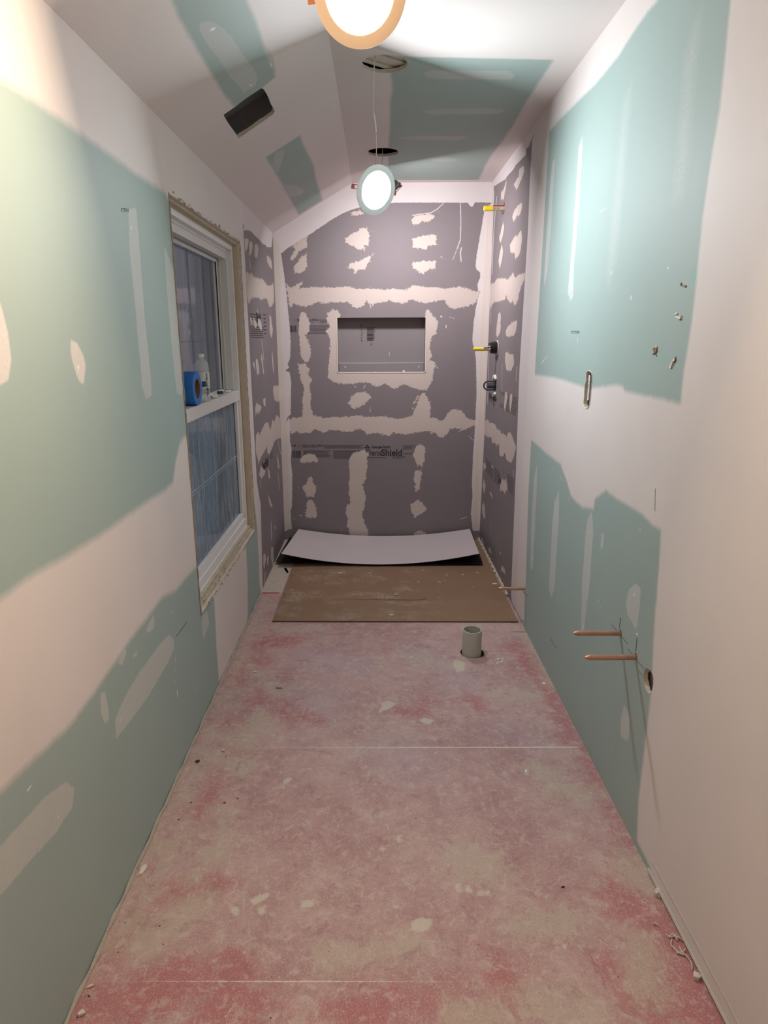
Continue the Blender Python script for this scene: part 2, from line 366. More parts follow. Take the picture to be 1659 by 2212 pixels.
rs_m = T(onright,
 R1((490,-30),(555,-30),(540,80),(490,90)), R1((680,390),(720,270),(780,190),(860,125),(850,230),(830,300),(790,380),(765,350),(740,420),(705,460)),
 R1((460,740),(490,620),(530,460),(545,560),(520,720),(490,815),(470,805)), R1((505,850),(525,950),(510,1110),(480,1240),(465,1265),(450,1120),(470,1000)),
 R1((640,870),(700,760),(740,700),(770,720),(790,660),(830,610),(850,740),(830,930),(800,1040),(740,1110),(715,980),(680,995),(655,980)),
 R1((290,1600),(340,1500),(365,1530),(430,1430),(520,1430),(570,1430),(590,1460),(640,1410),(700,1330),(735,1430),(790,1370),(900,1345),(890,1450),(850,1530),(800,1680),(790,1780),(730,1910),(690,1800),(660,1870),(600,1790),(580,1720),(560,1790),(480,1820),(370,1840),(330,1900),(320,1980),(305,1900),(290,1700)),
 R1((450,2030),(480,2010),(490,2100),(480,2212))+R2((530,10),(520,130),(475,215),(455,160),(465,10)),
 R2((605,110),(640,40),(690,0),(700,-30),(790,-60),(790,0),(770,100),(740,180),(650,210),(615,190)),
 R2((600,480),(625,440),(670,480),(720,475),(740,530),(740,640),(700,730),(650,740),(620,740),(600,630)),
 R2((595,1090),(625,1080),(640,1160),(620,1280),(595,1390),(580,1330)), R2((670,1120),(700,1110),(715,1160),(700,1300),(680,1420),(665,1300)),
 R2((245,1540),(320,1520),(350,1570),(440,1590),(470,1680),(520,1690),(540,1760),(570,1740),(620,1790),(640,1740),(680,1720),(750,1880),(770,1960),(740,2100),(690,2212),(620,2160),(600,2050),(550,2110),(510,2100),(500,1900),(470,1940),(430,1890),(390,1900),(380,1800),(320,1800),(240,1740)),
 R3((190,180),(215,135),(245,250),(215,250),(200,290)), R3((325,220),(345,180),(375,270)), R3((175,560),(200,430),(230,540),(210,690)),
 R3((475,560),(510,410),(545,460),(575,430),(600,550),(605,620),(575,630),(550,680),(515,620),(475,640),(480,600)), R3((290,650),(325,645),(350,780)),
 R3((165,920),(190,820),(215,900),(225,1080),(205,1120),(175,1040)), R3((150,1440),(175,1440),(205,1600)), R3((270,1640),(300,1580),(325,1650),(330,1720)),
 R3((485,1980),(510,1910),(545,1940),(570,2060)),
 C1((900,1080),(920,1160),(870,1300),(800,1460),(760,1370),(830,1250),(840,1150)), C1((655,1280),(640,1450),(600,1560),(565,1600),(580,1480),(610,1440)))
rs_t = [S(onright, .012, R1((415,60),(380,450),(355,900),(340,1340))), S(onright, .008, R2((340,480),(330,900),(318,1260))), S(onright, .003, R3((310,1080),(318,1400))), S(onright, .006, R3((370,300),(362,430))),
 S(onright, .004, R2((550,640),(545,1080))), S(onright, .005, R2((785,680),(770,900))), S(onright, .006, R1((320,2000),(315,2200))), S(onright, .004, R3((705,290),(703,380))), S(onright, .010, R3((480,1700),(481,1702)))]
strip_r = T(onright, C1((1040,500),(1062,640),(1035,700),(1000,1300),(970,2060))+I((1122,800),(1115,1000),(1104,1279),(1105,1300),(1128,1341),(1132,1337),(1136,1250),(1141,1070),(1158,760),(1172,530),(1186.6,284),(1190,240),(1170,235)),
 C1((440,1280),(450,1400),(475,1395),(540,1350),(640,1290),(650,1260),(750,1150),(790,1080),(860,1010),(940,930),(955,810),(965,840),(990,790),(1045,650),(1090,560),(1100,440)),
 I((1066,385),(1067.5,420),(1047.5,917),(1036,1149),(1020,1149),(1045,420)))
rg_m = [[onright(*p) for p in I((1140,260),(1352,-20),(1452,-120))+RA((955,0),(900,60),(820,170),(700,360),(560,530),(400,690),(320,770),(262,840),(250,760))][::1],
 [onright(*p) for p in RA((1420,0),(1400,200),(1385,350),(1350,700),(1290,1050),(1240,1400),(1200,1800),(1170,2077))+RB((1120,300),(1100,500),(1090,512),(980,480),(850,455),(740,430),(725,398),(700,390),(640,395),(540,410),(470,400),(400,375),(300,345),(165,325),(100,320),(90,720),(145,745),(240,830),(330,900),(370,1010),(395,1100),(420,1130),(470,1175),(540,1185),(550,1120),(620,1065),(690,1120),(850,1215),(920,1290),(975,1320),(960,1550),(945,1781))+RC((690,250),(680,450),(670,650),(640,900),(610,1150),(603,1345),(640,1420),(668,1480),(664,1520),(700,1590),(860,1880),(960,2080))]+[(1.05, .002), (YF, .002), (YF, 2.45), (1.619, 2.45)]]
rg_s = T(onright, RA((295,1005),(285,1150),(265,1500),(245,1750),(225,1840),(222,1790),(240,1500),(260,1200),(275,1050)), RA((468,870),(470,950),(450,1300),(415,1700),(410,1900),(395,1930),(375,1880),(400,1600),(430,1200),(445,950)),
 RB((180,885),(175,1100),(160,1400),(150,1570),(135,1570),(140,1300),(160,980)), RB((320,1065),(318,1250),(300,1500),(290,1700),(270,1755),(255,1700),(275,1300),(290,1140)),
 RB((530,1200),(540,1330),(505,1781))+RC((368,200),(352,380),(338,370),(345,100))+RB((465,1700),(490,1330),(505,1240)),
 RB((605,1325),(605,1400),(595,1450),(585,1430),(590,1350)), RC((600,130),(622,160),(615,260),(600,350),(560,280),(552,230),(565,160)), RC((545,705),(568,760),(565,850),(557,880),(525,850),(527,760)),
 RB((820,1300),(845,1320),(850,1335),(838,1338)), RB((320,960),(345,1000),(335,1005)), RB((370,1100),(390,1145),(380,1140)))
rg_f = T(onright, RA((778,540),(770,700),(740,1000),(700,1500),(680,1700),(635,1840),(630,1750),(660,1400),(700,1000),(735,660)), RA((1225,90),(1218,250),(1190,450),(1150,1000),(1110,1250),(1050,1300),(1090,800),(1130,350),(1180,180)))
rg_d = [S(onright, .0035, p) for p in (RA((457,940),(456,955)), RA((398,1835),(396,1850)), RA((747,680),(745,690)), RA((1173,335),(1171,345)), RA((240,1725),(239,1735)), RA((655,1740),(654,1750)), RA((1020,1715),(1018,1728)), RA((274,1130),(273,1145)), RB((163,1010),(163,1016)), RB((303,1190),(302,1198)), RB((518,1325),(517,1335)), RB((147,1485),(146,1515)), RB((271,1700),(271,1706)), RC((591,170),(590,190)), RC((350,330),(349,345)), RC((547,790),(547,794)), RB((540,1180),(543,1186)), RB((240,210),(205,255)), RA((780,1890),(780,1915)), RC((596,370),(612,372)))]+\
 [S(onright, .0016, p) for p in (RA((580,1360),(650,1325)), RA((470,1280),(490,1262)), RB((400,75),(398,110)), RB((440,70),(438,120)), RB((485,75),(483,100)), RB((300,80),(300,120)), RC((430,240),(428,290)), RC((395,250),(392,300)), RC((480,900),(484,935)), RC((497,930),(495,960)), RC((420,200),(424,230)))]
rg_g = [S(onright, .012, RA((1185,1750),(1180,1780))), S(onright, .010, RB((972,213),(975,220))), S(onright, .006, RB((365,185),(366,190))), S(onright, .006, RB((650,210),(652,214))), S(onright, .006, RB((840,85),(842,88)))]

left_m = [[(YF, 1.725)]+[onleft(*p) for p in LB((0,378),(150,470),(330,600),(500,720),(650,830),(790,922))+I((364,430),(440,500),(517,540),(524,484),(540,500),(560,520))]+[(3.61, 2.15), (YF, 2.15)],
 [(YF, 1.02)]+[onleft(*p) for p in LA((0,385),(130,290),(280,205),(450,100),(560,20))+I((320,1082),(355,1060),(374,1042),(378,1005),(388,960),(398,942),(406,945),(430,1190),(426,1222),(402,1248),(380,1275),(350,1290),(325,1325))+LA((560,560),(430,750),(300,930),(150,1070),(0,1215))]+[(YF, .66)],
 [onleft(*p) for p in I((455,1235),(463,1300),(468,1400),(474,1484),(500,1430),(533,1358),(535,1330),(535,1260),(531,1165))]]
left_w = T(onleft, I((505,470),(524,484),(531,600),(541,800),(555,1042),(563,1090),(568,1278),(564.5,1281),(560.5,1260),(558.5,1200),(556,1140),(545,1050),(535,850),(520,560),(512,500)),
 L0((150,300),(235,400),(290,480),(275,600),(330,590),(430,610),(530,720),(620,800),(700,900),(760,920),(790,970),(895,975),(925,670),(200,-160)))
left_s = [p for p in T(onleft, LA((500,985),(495,900),(540,800),(600,700),(680,590),(725,538),(748,560),(748,600),(720,660),(640,800),(560,910)), LA((870,460),(890,440),(900,490),(885,530),(875,560),(865,510)),
 LA((430,800),(450,780),(465,850),(470,910),(450,920),(435,880)), LA((625,520),(650,470),(663,455),(662,510),(640,530)), LA((505,660),(535,600),(545,610),(525,670)), LA((565,630),(590,610),(592,620),(572,640)),
 LB((615,1000),(650,990),(665,1150),(690,1500),(720,1800),(725,1890),(700,1910),(680,1850),(650,1500),(620,1200)), LB((785,1170),(830,1300),(845,1500),(870,1800),(870,1890),(845,1880),(820,1650),(795,1350)))]
left_s += [[onleft(*p) for p in LA((0,1450),(100,1340),(200,1230),(285,1170),(320,1200),(310,1280),(240,1390),(130,1510),(0,1660))]+[(.9, .52), (.9, .62)]]
left_f = T(onleft, LB((335,1620),(370,1640),(400,1700),(410,1750),(400,1840),(380,1825),(365,1790),(340,1700)), LB((0,1440),(40,1600),(55,1720),(40,1820),(0,1840),(-60,1700)))
left_d = [S(onleft, r, p) for r, p in ((.005, LB((375,1750),(378,1765))), (.004, LB((628,1085),(629,1095))), (.004, LB((703,1835),(704,1843))), (.003, LB((812,1360),(813,1368))), (.003, LB((853,1815),(854,1822))), (.004, LA((516,905),(517,912))), (.004, LA((250,1325),(248,1335))), (.002, LA((150,1160),(115,1215))), (.003, LA((725,575),(722,590))), (.0014, LF((380,560),(410,640),(410,900),(430,1010),(440,1080))), (.001, LF((440,580),(412,650))), (.0016, LF((655,930),(648,1010))), (.004, LF((430,1000),(435,1050))), (.002, LF((380,90),(370,120))), (.002, LF((732,170),(730,190))))]
ls_m = T(onleft,
 L0((290,790),(370,780),(390,830),(370,950),(310,1110),(295,900)), L0((400,900),(440,830),(470,880),(470,1000),(440,1140),(390,1170),(400,1000)), L0((520,910),(590,905),(600,1050),(580,1180),(520,1200),(515,1000)),
 L0((790,1160),(830,1180),(895,1260),(915,1480),(860,1420),(800,1300)),
 L0((310,1560),(370,1530),(410,1600),(430,1540),(500,1630),(600,1670),(700,1690),(800,1830),(890,1830),(930,1770))+L1((655,200),(655,450),(600,530),(570,540),(530,400),(480,375),(410,410),(370,360),(330,370),(240,370),(190,500),(160,300),(120,100)),
 L1((205,730),(240,740),(262,830),(245,870)), L1((270,720),(320,790),(345,850),(320,940),(280,880)), L1((360,730),(400,760),(430,870),(425,980),(390,930),(355,850)), L1((570,680),(600,720),(610,850),(635,950),(610,1120),(575,1000)),
 L1((420,1350),(445,1500),(475,1770),(460,1760),(420,1500)), L1((620,1340),(640,1500),(655,1750),(640,1740),(615,1450)), L1((265,1560),(290,1560),(310,1700),(280,1650)), L1((320,1500),(350,1500),(380,1640),(385,1760),(350,1780),(320,1600)),
 L1((650,1980),(740,1990),(750,2050))+L2((640,0),(620,240),(590,240),(540,210),(515,100),(510,0)), L2((325,190),(370,170),(370,310),(345,320),(330,250)), L2((180,350),(200,260),(250,280),(300,330),(280,400),(240,470),(225,420),(190,490)),
 L2((195,850),(240,780),(260,850),(310,740),(360,640),(420,610),(460,770),(500,560),(530,620),(570,480),(630,530),(655,900),(580,930),(530,980),(500,1080),(450,1190),(410,1190),(400,1060),(330,1190),(290,1250),(245,1380),(190,1150)),
 L2((285,1420),(370,1510),(350,1590),(290,1660),(255,1580)), L2((410,1430),(440,1500),(465,1650),(430,1640)), L2((575,1200),(610,1300),(630,1470),(600,1460)), L2((415,1930),(460,2040),(500,2180),(450,2150)),
 LS((290,980),(330,960),(350,1080),(310,1300),(290,1200)), LS((380,980),(410,1050),(390,1250),(370,1150)), LS((460,830),(510,820),(520,1050),(530,1190),(480,1230),(455,1050)), LS((455,250),(470,300),(475,680),(462,650)))
ls_t = [S(onleft, .008, L2((600,1550),(632,1850))), S(onleft, .006, L2((600,960),(650,1200))), S(onleft, .005, L1((430,1150),(470,1520))), S(onleft, .006, L0((400,1250),(440,1490))), S(onleft, .005, L2((270,1700),(285,1800))), S(onleft, .006, L1((350,590),(352,640))), S(onleft, .01, LS((330,1400),(320,1600))), S(onleft, .008, LS((540,380),(560,420)))]

ceil_g = [[onceil(*p) for p in CL((880,560))+I((1000,125),(1196,129),(1168,172),(1150,200),(1140,214),(1108,272),(1085,305),(1062,334),(1048,358),(1034,389),(935,389),(838,389))+CL((870,1480),(885,1300),(890,1000),(912,900),(895,730))]]
ceil_s = T(onceil, I((917,157),(930,152),(1000,153),(1100,153),(1112,163),(1105,172),(940,171),(920,166)), I((908,240),(935,236),(1010,234),(1085,235),(1092,241),(1070,247),(930,247)), I((858,297),(900,293),(1000,294),(1012,298),(990,303),(880,301)), I((927,345),(955,341),(978,342),(992,346),(970,349),(940,349)))
slope_g = T(onslope, CE((130,0),(200,170),(400,520),(600,850),(690,960),(800,900),(950,780),(1055,690),(1040,560),(980,480),(930,330),(880,180),(800,0),(700,-330),(-40,-330)), CE((970,1410),(1280,1210),(1300,1280),(1400,1480),(1420,1600),(1480,1790),(1265,1925),(1200,1800),(1100,1620),(1040,1520)))
slope_s = T(onslope, CE((370,200),(480,190),(560,230),(660,320),(760,480),(850,600),(900,690),(880,770),(770,835),(740,780),(660,700),(560,540),(450,400),(380,280)), CE((1060,1370),(1135,1330),(1130,1400),(1080,1560),(1030,1470)), CE((1130,1650),(1250,1660),(1320,1710),(1280,1750),(1190,1765)), CE((940,380),(1000,440),(1045,520),(1030,610),(1000,560)))
slope_d = [S(onslope, .006, CE((485,268),(505,255))), S(onslope, .004, CE((828,766),(840,762))), S(onslope, .004, CE((1010,570),(1022,605))), S(onslope, .003, CE((1270,1733),(1275,1730)))]

# floor
def FL(r, *p): return (r, [onfloor(*q) for q in p])
floor_r = [(.012, [(L+.012, 1.0), (L+.014, 2.2)]), (.010, [(R-.012, 1.5), (R-.012, 2.9)]), FL(.10, (1500,2060), (1540,2200)), FL(.09, (1380,1960), (1430,2010), (1470,2100)), FL(.03, (1290,1700), (1400,1880)), FL(.05, (1120,1395), (1150,1450)), FL(.06, (560,1390), (620,1385)), FL(.05, (560,1430), (500,1470)), FL(.03, (550,1555), (470,1560)),
 FL(.06, (230,2080), (300,1990)), FL(.07, (200,2170), (480,2110)), FL(.04, (590,1540), (660,1550)), FL(.035, (885,1535), (915,1530)), FL(.03, (1020,1515), (1035,1530)), FL(.05, (760,2190), (1000,2160)), FL(.03, (1170,1470), (1240,1600)), FL(.04, (1080,2080), (1100,2190)), FL(.05, (480,2190), (560,2170)), FL(.06, (350,1930), (450,1910)), FL(.03, (560,1490), (620,1520)), FL(.05, (1330,2100), (1420,2180)), FL(.02, (570,1500), (500,1620), (430,1760)), FL(.022, (390,1740), (280,1980))]
floor_t = [(.016, [(L+.05, 1.25), (L+.045, 3.5)]), FL(.035, (430,1625), (530,1660)), FL(.03, (390,1690), (400,1720)), FL(.04, (455,1850), (420,1900)), FL(.03, (480,1760), (470,1850)), FL(.04, (1160,1660), (1250,1725)), FL(.05, (1380,1870), (1400,1910)), FL(.04, (1380,2030), (1395,2120)), FL(.06, (1000,1860), (1050,1880)), FL(.03, (380,1790), (300,1980)), FL(.03, (870,1420), (1000,1440)), FL(.03, (540,1440), (600,1500)), FL(.05, (520,1600), (560,1550)), FL(.06, (1180,2180), (1250,2200)), FL(.025, (1130,1360), (1200,1480)), FL(.02, (1300,1720), (1180,1690)), FL(.05, (300,2040), (380,1980), (420,1950)), FL(.03, (1070,1500), (1150,1500)), FL(.05, (990,2190), (1060,2205)), FL(.02, (420,1620), (200,2100)), FL(.03, (620,1360), (700,1355)), FL(.04, (1240,1990), (1100,2010)), FL(.03, (700,2060), (900,2040))]
floor_l = [FL(.12, (680,1420), (760,1440)), FL(.08, (900,1400), (1000,1470)), FL(.10, (650,1500), (700,1520)), FL(.06, (1090,1570), (1150,1600)), FL(.10, (850,1620), (900,1650))]
floor_p = [[onfloor(*p) for p in q] for q in (I((826,1519),(838,1514),(858,1519),(848,1527),(834,1534),(818,1540),(822,1530)), I((612,1688),(618,1680),(628,1678),(630,1684),(622,1693),(612,1694)), I((500,1962),(512,1955),(518,1966),(512,1980),(500,1976)), I((540,1945),(556,1934),(582,1928),(578,1940),(560,1950),(545,1955)), I((556,1958),(572,1958),(574,1972),(560,1978)), I((645,1955),(664,1942),(682,1945),(676,1958),(650,1962)), I((888,1990),(905,1982),(935,1986),(932,2000),(918,2012),(890,2010)), I((905,1555),(918,1550),(936,1556),(930,1565),(914,1562)), I((820,1832),(828,1828),(834,1834),(824,1842)), I((983,1912),(993,1908),(998,1926),(986,1930)), I((1006,1912),(1015,1914),(1018,1929),(1008,1928)), I((1030,1926),(1040,1924),(1042,1934),(1032,1935)), I((1046,1922),(1056,1920),(1062,1930),(1050,1934)), I((848,1952),(862,1952),(866,1962),(852,1963)), I((1135,1662),(1142,1660),(1140,1676),(1132,1674)), I((834,1780),(840,1784),(838,1790)), I((983,1425),(1004,1430),(1002,1450),(988,1452),(978,1436)), I((1070,1424),(1088,1420),(1086,1430),(1072,1434)), I((1212,2042),(1226,2040),(1224,2050)), I((856,1806),(866,1804),(866,1818),(858,1820)))]
SEAMS = [(2.074, .0045), (1.184, .0022)]
floor_w = [(.0032, [(-.44, 2.078), (.72, 2.074)]), (.0017, [(-.64, 1.186), (.45, 1.180)]), (.0016, [onfloor(1100,1450), onfloor(1190,1470)]), (.0012, [onfloor(1340,1530), onfloor(1190,1468)])]
floor_b = [[(-.70, 3.575), (.76, 3.575), (.76, 4.65), (-.70, 4.65)]]
floor_c = [(.009, [(-.668, 3.568), (-.575, 3.568)])]

# ================================================================== ROOM
M_back = board('backer_board', GREY, [('m', TANMUD, .0020, .045, 52, 1), ('t', WHITE, .002, .003, 120, .75), ('w', WHITE, .003, .012, 60, .97), ('k', (.66, .59, .535), .010, .003, 30, .97)], .10, .5)
M_sideR = board('side_backer_board', GREY, [('m', TANMUD, .003, .034, 55, 1), ('t', WHITE, .003, .003, 100, .8), ('w', WHITE, .003, .003, 60, .97)], .10, .4, (1, 1, .3))
M_greenR = board('green_board', GREEN, [('g', (.22, .50, .42), .004, .004, 60, .8), ('f', MUD, .05, .03, 20, .16), ('s', (.58, .58, .565), .003, .010, 60, .72), ('m', MUD, .016, .010, 45, 1), ('w', MUD, .003, .002, 60, 1), ('d', (.85, .85, .85), .0015, 0, 10, .95)], .05, .12, (1, 1, .3))
M_greenL = board('green_board_left', GREEN, [('f', MUD, .006, .006, 30, .8), ('s', (.58, .58, .55), .004, .010, 60, .70), ('m', MUD, .022, .010, 30, 1), ('w', MUD, .003, .003, 60, 1), ('d', (.85, .85, .85), .0015, 0, 10, .95)], .05, .12, (1, 1, .3))
M_ceil = board('ceiling_compound', MUD, [('g', GREEN, .016, .008, 30, .97), ('s', (.52, .53, .51), .004, .008, 60, .7), ('d', (.85, .85, .85), .002, 0, 10, .95)], .04, .05)

def floor_material():
    m = bpy.data.materials.new('painted_subfloor'); m.use_nodes = True; t = NT(m); b = t.b
    co = t.n('ShaderNodeTexCoord').outputs['Object']
    n1 = t.noise(co, 1.8, 5, .6); n2 = t.noise(co, 9, 6, .65, .4); n3 = t.noise(co, 55, 5, .7); n4 = t.noise(t.mapp(co, (1, .25, 1)), 120, 4, .7)
    fib = t.noise(co, 300, 3, .6)
    mn = t.math('ADD', t.math('MULTIPLY', n1, .45), t.math('ADD', t.math('MULTIPLY', n2, .35), t.math('MULTIPLY', n3, .2)))
    col = t.mix(t.ramp(mn, .36, .60), (.37, .195, .20), (.50, .345, .32))
    col = t.mix(t.math('MULTIPLY', t.ramp(n2, .56, .74), .5), col, (.52, .42, .35))
    def lay(col, at, c, soft, jag, op, js=11):
        nz = t.math('ADD', t.math('MULTIPLY', t.math('SUBTRACT', t.noise(co, js, 6, .74, .6), .5), jag), t.math('MULTIPLY', t.math('SUBTRACT', n4, .5), jag*.5))
        f = t.math('MULTIPLY_ADD', t.math('ADD', t.attr(at), nz), 1/soft, .5, clamp=True)
        return t.mix(t.math('MULTIPLY', f, op), col, c)
    col = lay(col, 'l', (.44, .35, .39), .14, .26, .4)
    col = lay(col, 'r', (.40, .11, .12), .07, .30, .70)
    col = lay(col, 't', (.47, .385, .31), .06, .28, .78)
    # scratches, dust and fibres
    fr = t.ramp(n4, .60, .72); col = t.mix(t.math('MULTIPLY', fr, .28), col, (.62, .50, .45))
    dk = t.ramp(t.noise(co, 190, 4, .75), .54, .68); col = t.mix(t.math('MULTIPLY', dk, .5), col, (.20, .10, .10))
    lt = t.ramp(t.noise(t.mapp(co, (1, 1, 1), (5, 2, 0)), 240, 4, .75, .6), .535, .64); col = t.mix(t.math('MULTIPLY', lt, .55), col, (.64, .52, .48))
    md = t.ramp(t.noise(t.mapp(co, (1, 1, 1), (2, 9, 0)), 34, 6, .72, .8), .50, .66); col = t.mix(t.math('MULTIPLY', md, .55), col, (.58, .47, .42))
    mk = t.ramp(t.noise(t.mapp(co, (1, 1, 1), (4, 1, 0)), 14, 6, .75, .5), .54, .70); col = t.mix(t.math('MULTIPLY', mk, .48), col, (.28, .13, .14))
    bl = t.math('MULTIPLY_ADD', t.attr('b'), 1/.003, .5, clamp=True)
    beige = t.mix(t.ramp(n3, .35, .7), (.44, .385, .31), (.56, .50, .42)); col = t.mix(bl, col, beige)
    def hard(col, at, c, soft, jag, op):
        f = t.math('MULTIPLY_ADD', t.math('MULTIPLY_ADD', t.math('SUBTRACT', n3, .5), jag, t.attr(at)), 1/soft, .5, clamp=True)
        return t.mix(t.math('MULTIPLY', f, op), col, c)
    col = hard(col, 'c', (.33, .035, .04), .004, .012, .95)
    col = hard(col, 'w', (.68, .61, .52), .002, .0045, .95)
    f = t.math('MULTIPLY_ADD', t.math('MULTIPLY_ADD', t.math('SUBTRACT', n3, .5), .022, t.attr('p')), 1/.006, .5, clamp=True)
    col = t.mix(t.math('MULTIPLY', t.math('MULTIPLY', f, t.ramp(fib, .25, .5)), .8), col, (.60, .56, .45))
    t.link(col, b.inputs['Base Color']); b.inputs['Roughness'].default_value = .7
    bp = t.n('ShaderNodeBump'); bp.inputs['Strength'].default_value = .6; bp.inputs['Distance'].default_value = .002
    t.link(t.math('ADD', n4, t.math('MULTIPLY', fib, .5)), bp.inputs['Height']); t.link(bp.outputs[0], b.inputs['Normal'])
    return m

NX0, NX1, NZ0, NZ1 = -.266, .3305, 1.1985, 1.5575
wb = surface('wall_back', (0, D, 0), (1, 0, 0), (0, 0, 1), L, R, 0, H+.01, .006, {'m': back_m, 't': back_t, 'w': back_w, 'k': back_k}, M_back, rects=[(NX0, NX1, NZ0, NZ1)], lip=.004, nrm=(0, -1, 0))
SLOT = [onright(*p) for p in Z(1220, 780, 16.59)((790,400),(865,345),(950,390),(985,480),(985,700),(965,900),(940,1200),(920,1400),(880,1600),(800,1700),(720,1640),(685,1500),(705,1300),(715,1100),(735,850),(775,700),(775,500))]
DRH = [onright(*p) for p in Z(1210, 1320, 6.912)((1280,850),(1335,875),(1375,940),(1392,1000),(1390,1100),(1370,1180),(1330,1232),(1290,1190),(1262,1120),(1243,1040),(1243,930))]
def circ(c, r, n=24, j=.02): return [(c[0]+r*(1+random.uniform(-j, j))*math.cos(2*PI*k/n), c[1]+r*(1+random.uniform(-j, j))*math.sin(2*PI*k/n)) for k in range(n)]
COP = [((1134,1272), (1075,1268)), ((1340,1368), (1238,1366)), ((1373,1420), (1263,1420))]
cops = [onright(*a) for a, _ in COP]
wr = surface('wall_right', (R, 0, 0), (0, 1, 0), (0, 0, 1), YF, 3.30, 0, H+.01, .009, {'m': rg_m, 's': rg_s, 'f': rg_f, 'w': strip_r, 'd': rg_d, 'g': rg_g}, M_greenR,
  stars=[SLOT, DRH]+[circ(c, .0125, 14, .1) for c in cops], nrm=(-1, 0, 0))
VH = onright(1072,755); DHp = onright(1070,861)
DIVH = [onright(*p) for p in R2((440,1140),(465,1165),(462,1220),(445,1275),(425,1250),(418,1190))]
VALH = [onright(*p) for p in R2((450,470),(488,470),(490,520),(478,570),(462,585),(448,550))]
wr2 = surface('wall_right_shower', (R, 0, 0), (0, 1, 0), (0, 0, 1), 3.30, D, 0, H+.01, .006, {'m': rs_m, 't': rs_t, 'w': strip_r}, M_sideR, stars=[DIVH, VALH], nrm=(-1, 0, 0))
WY0, WY1, WZ0, WZ1 = 2.334, 3.497, .401, 1.883
wl = surface('wall_left', (L, 0, 0), (0, 1, 0), (0, 0, 1), YF, 3.615, 0, HL, .009, {'m': left_m, 's': left_s, 'f': left_f, 'w': left_w, 'd': left_d}, M_greenL, rects=[(WY0, WY1, WZ0, WZ1)], lip=.014, nrm=(1, 0, 0))
wl2 = surface('wall_left_shower', (L, 0, 0), (0, 1, 0), (0, 0, 1), 3.615, D, 0, HL, .006, {'m': ls_m, 't': ls_t, 'w': left_w}, M_sideR, nrm=(1, 0, 0))
ceilh1, ceilh2 = onceil(830.5,138.5), onceil(827,329)
ce = surface('ceiling', (0, 0, H), (1, 0, 0), (0, 1, 0), XK, R, YF, D, .009, {'g': ceil_g, 's': ceil_s, 'd': []}, M_ceil, stars=[circ(ceilh1, .0835, 36, .02), circ(ceilh2, .083, 36, .012), circ((.03, 1.50), .083, 36)], nrm=(0, 0, -1))
SU = math.sqrt(1+SL*SL)
VENT = [onslope(*p) for p in CE((590,1030),(700,955),(780,890),(940,785),(960,810),(1000,880),(1020,940),(1055,990),(1035,1025),(960,1080),(880,1135),(730,1240),(650,1130))]
cs = surface('ceiling_slope', (L, 0, HL), Vector((1, 0, SL)).normalized(), (0, 1, 0), 0, (XK-L)*SU, YF, D, .009, {'g': slope_g, 's': slope_s, 'd': slope_d}, M_ceil, stars=[VENT], nrm=(0, 0, -1))
PIPE = onfloor(1018.5, 1411)
fl = surface('floor', (0, 0, 0), (1, 0, 0), (0, 1, 0), L, R, YF, D, .009, {'r': floor_r, 't': floor_t, 'l': floor_l, 'p': floor_p, 'w': floor_w, 'b': floor_b, 'c': floor_c}, floor_material(), stars=[circ((PIPE[0]+.004, PIPE[1]+.004), .056, 30, .03)], core=M_dark, lip=.05, nrm=(0, 0, 1))
wf = surface('wall_front', (0, YF, 0), (1, 0, 0), (0, 0, 1), L, R, 0, H+.01, .2, {}, mat('front_wall_compound', MUD, .7), nrm=(0, 1, 0))

# cavities behind the openings
bm = bmesh.new()
box(bm, XK+.02, R-.05, 1.2, 4.4, H+.11, H+.13)
for b_ in ((XK+.02, XK+.03, 1.2, 4.4), (R-.06, R-.05, 1.2, 4.4), (XK+.02, R-.05, 1.2, 1.21), (XK+.02, R-.05, 4.39, 4.4)): box(bm, *b_, H+.002, H+.11)
link('attic_boarding', bm, mat('attic_wood', (.20, .17, .155), .9, var=.3, vscale=25), ce)
bm = bmesh.new()
a = math.radians(-38)
for k, (off, ln, zz) in enumerate(((-.055, .22, .016), (-.024, .22, .020), (.006, .22, .016), (.036, .24, .020))):
    c, s = math.cos(PI/2+a-.25), math.sin(PI/2+a-.25)
    ox, oy = ceilh1[0]+.01+off*s-.01, ceilh1[1]+.0-off*c
    for w_ in (1,):
        v = []
        for u_, q_ in ((-ln/2, -.012), (ln/2, -.012), (ln/2, .012), (-ln/2, .012)):
            v.append((ox+u_*c-q_*s, oy+u_*s+q_*c))
        vs = [bm.verts.new((x, y, H+z)) for z in (zz, zz+.008) for x, y in v]
        for f in ((0, 1, 2, 3), (4, 5, 6, 7), (0, 1, 5, 4), (1, 2, 6, 5), (2, 3, 7, 6), (3, 0, 4, 7)): bm.faces.new([vs[i] for i in f])
link('lath', bm, M_lath, ce)
bm = bmesh.new(); box(bm, R+.024, R+.03, 1.55, 2.5, .3, 1.5); link('wall_cavity', bm, mat('stud_wood', (.42, .34, .26), .8, var=.3, vscale=20), wr)
bm = bmesh.new(); box(bm, R+.06, R+.07, 3.9, 4.5, .9, 1.5); link('wall_cavity', bm, M_dark, wr2)
bm = bmesh.new(); box(bm, .3, .6, 2.6, 3.0, -.13, -.12); link('floor_cavity', bm, M_dark, fl)
v = Vector((1, 0, SL)).normalized(); n = Vector((-SL, 0, 1)).normalized()
bm = bmesh.new()
o0 = Vector((L, 0, HL))
uu = [min(p[0] for p in VENT)-.03, max(p[0] for p in VENT)+.03]; yy = [min(p[1] for p in VENT)-.03, max(p[1] for p in VENT)+.03]
q = [o0+v*a_+Vector((0, b_, 0))+n*.09 for a_, b_ in ((uu[0], yy[0]), (uu[1], yy[0]), (uu[1], yy[1]), (uu[0], yy[1]))]
q2 = [p_-n*.072 for p_ in q]
vs = [bm.verts.new(p_) for p_ in q+q2]
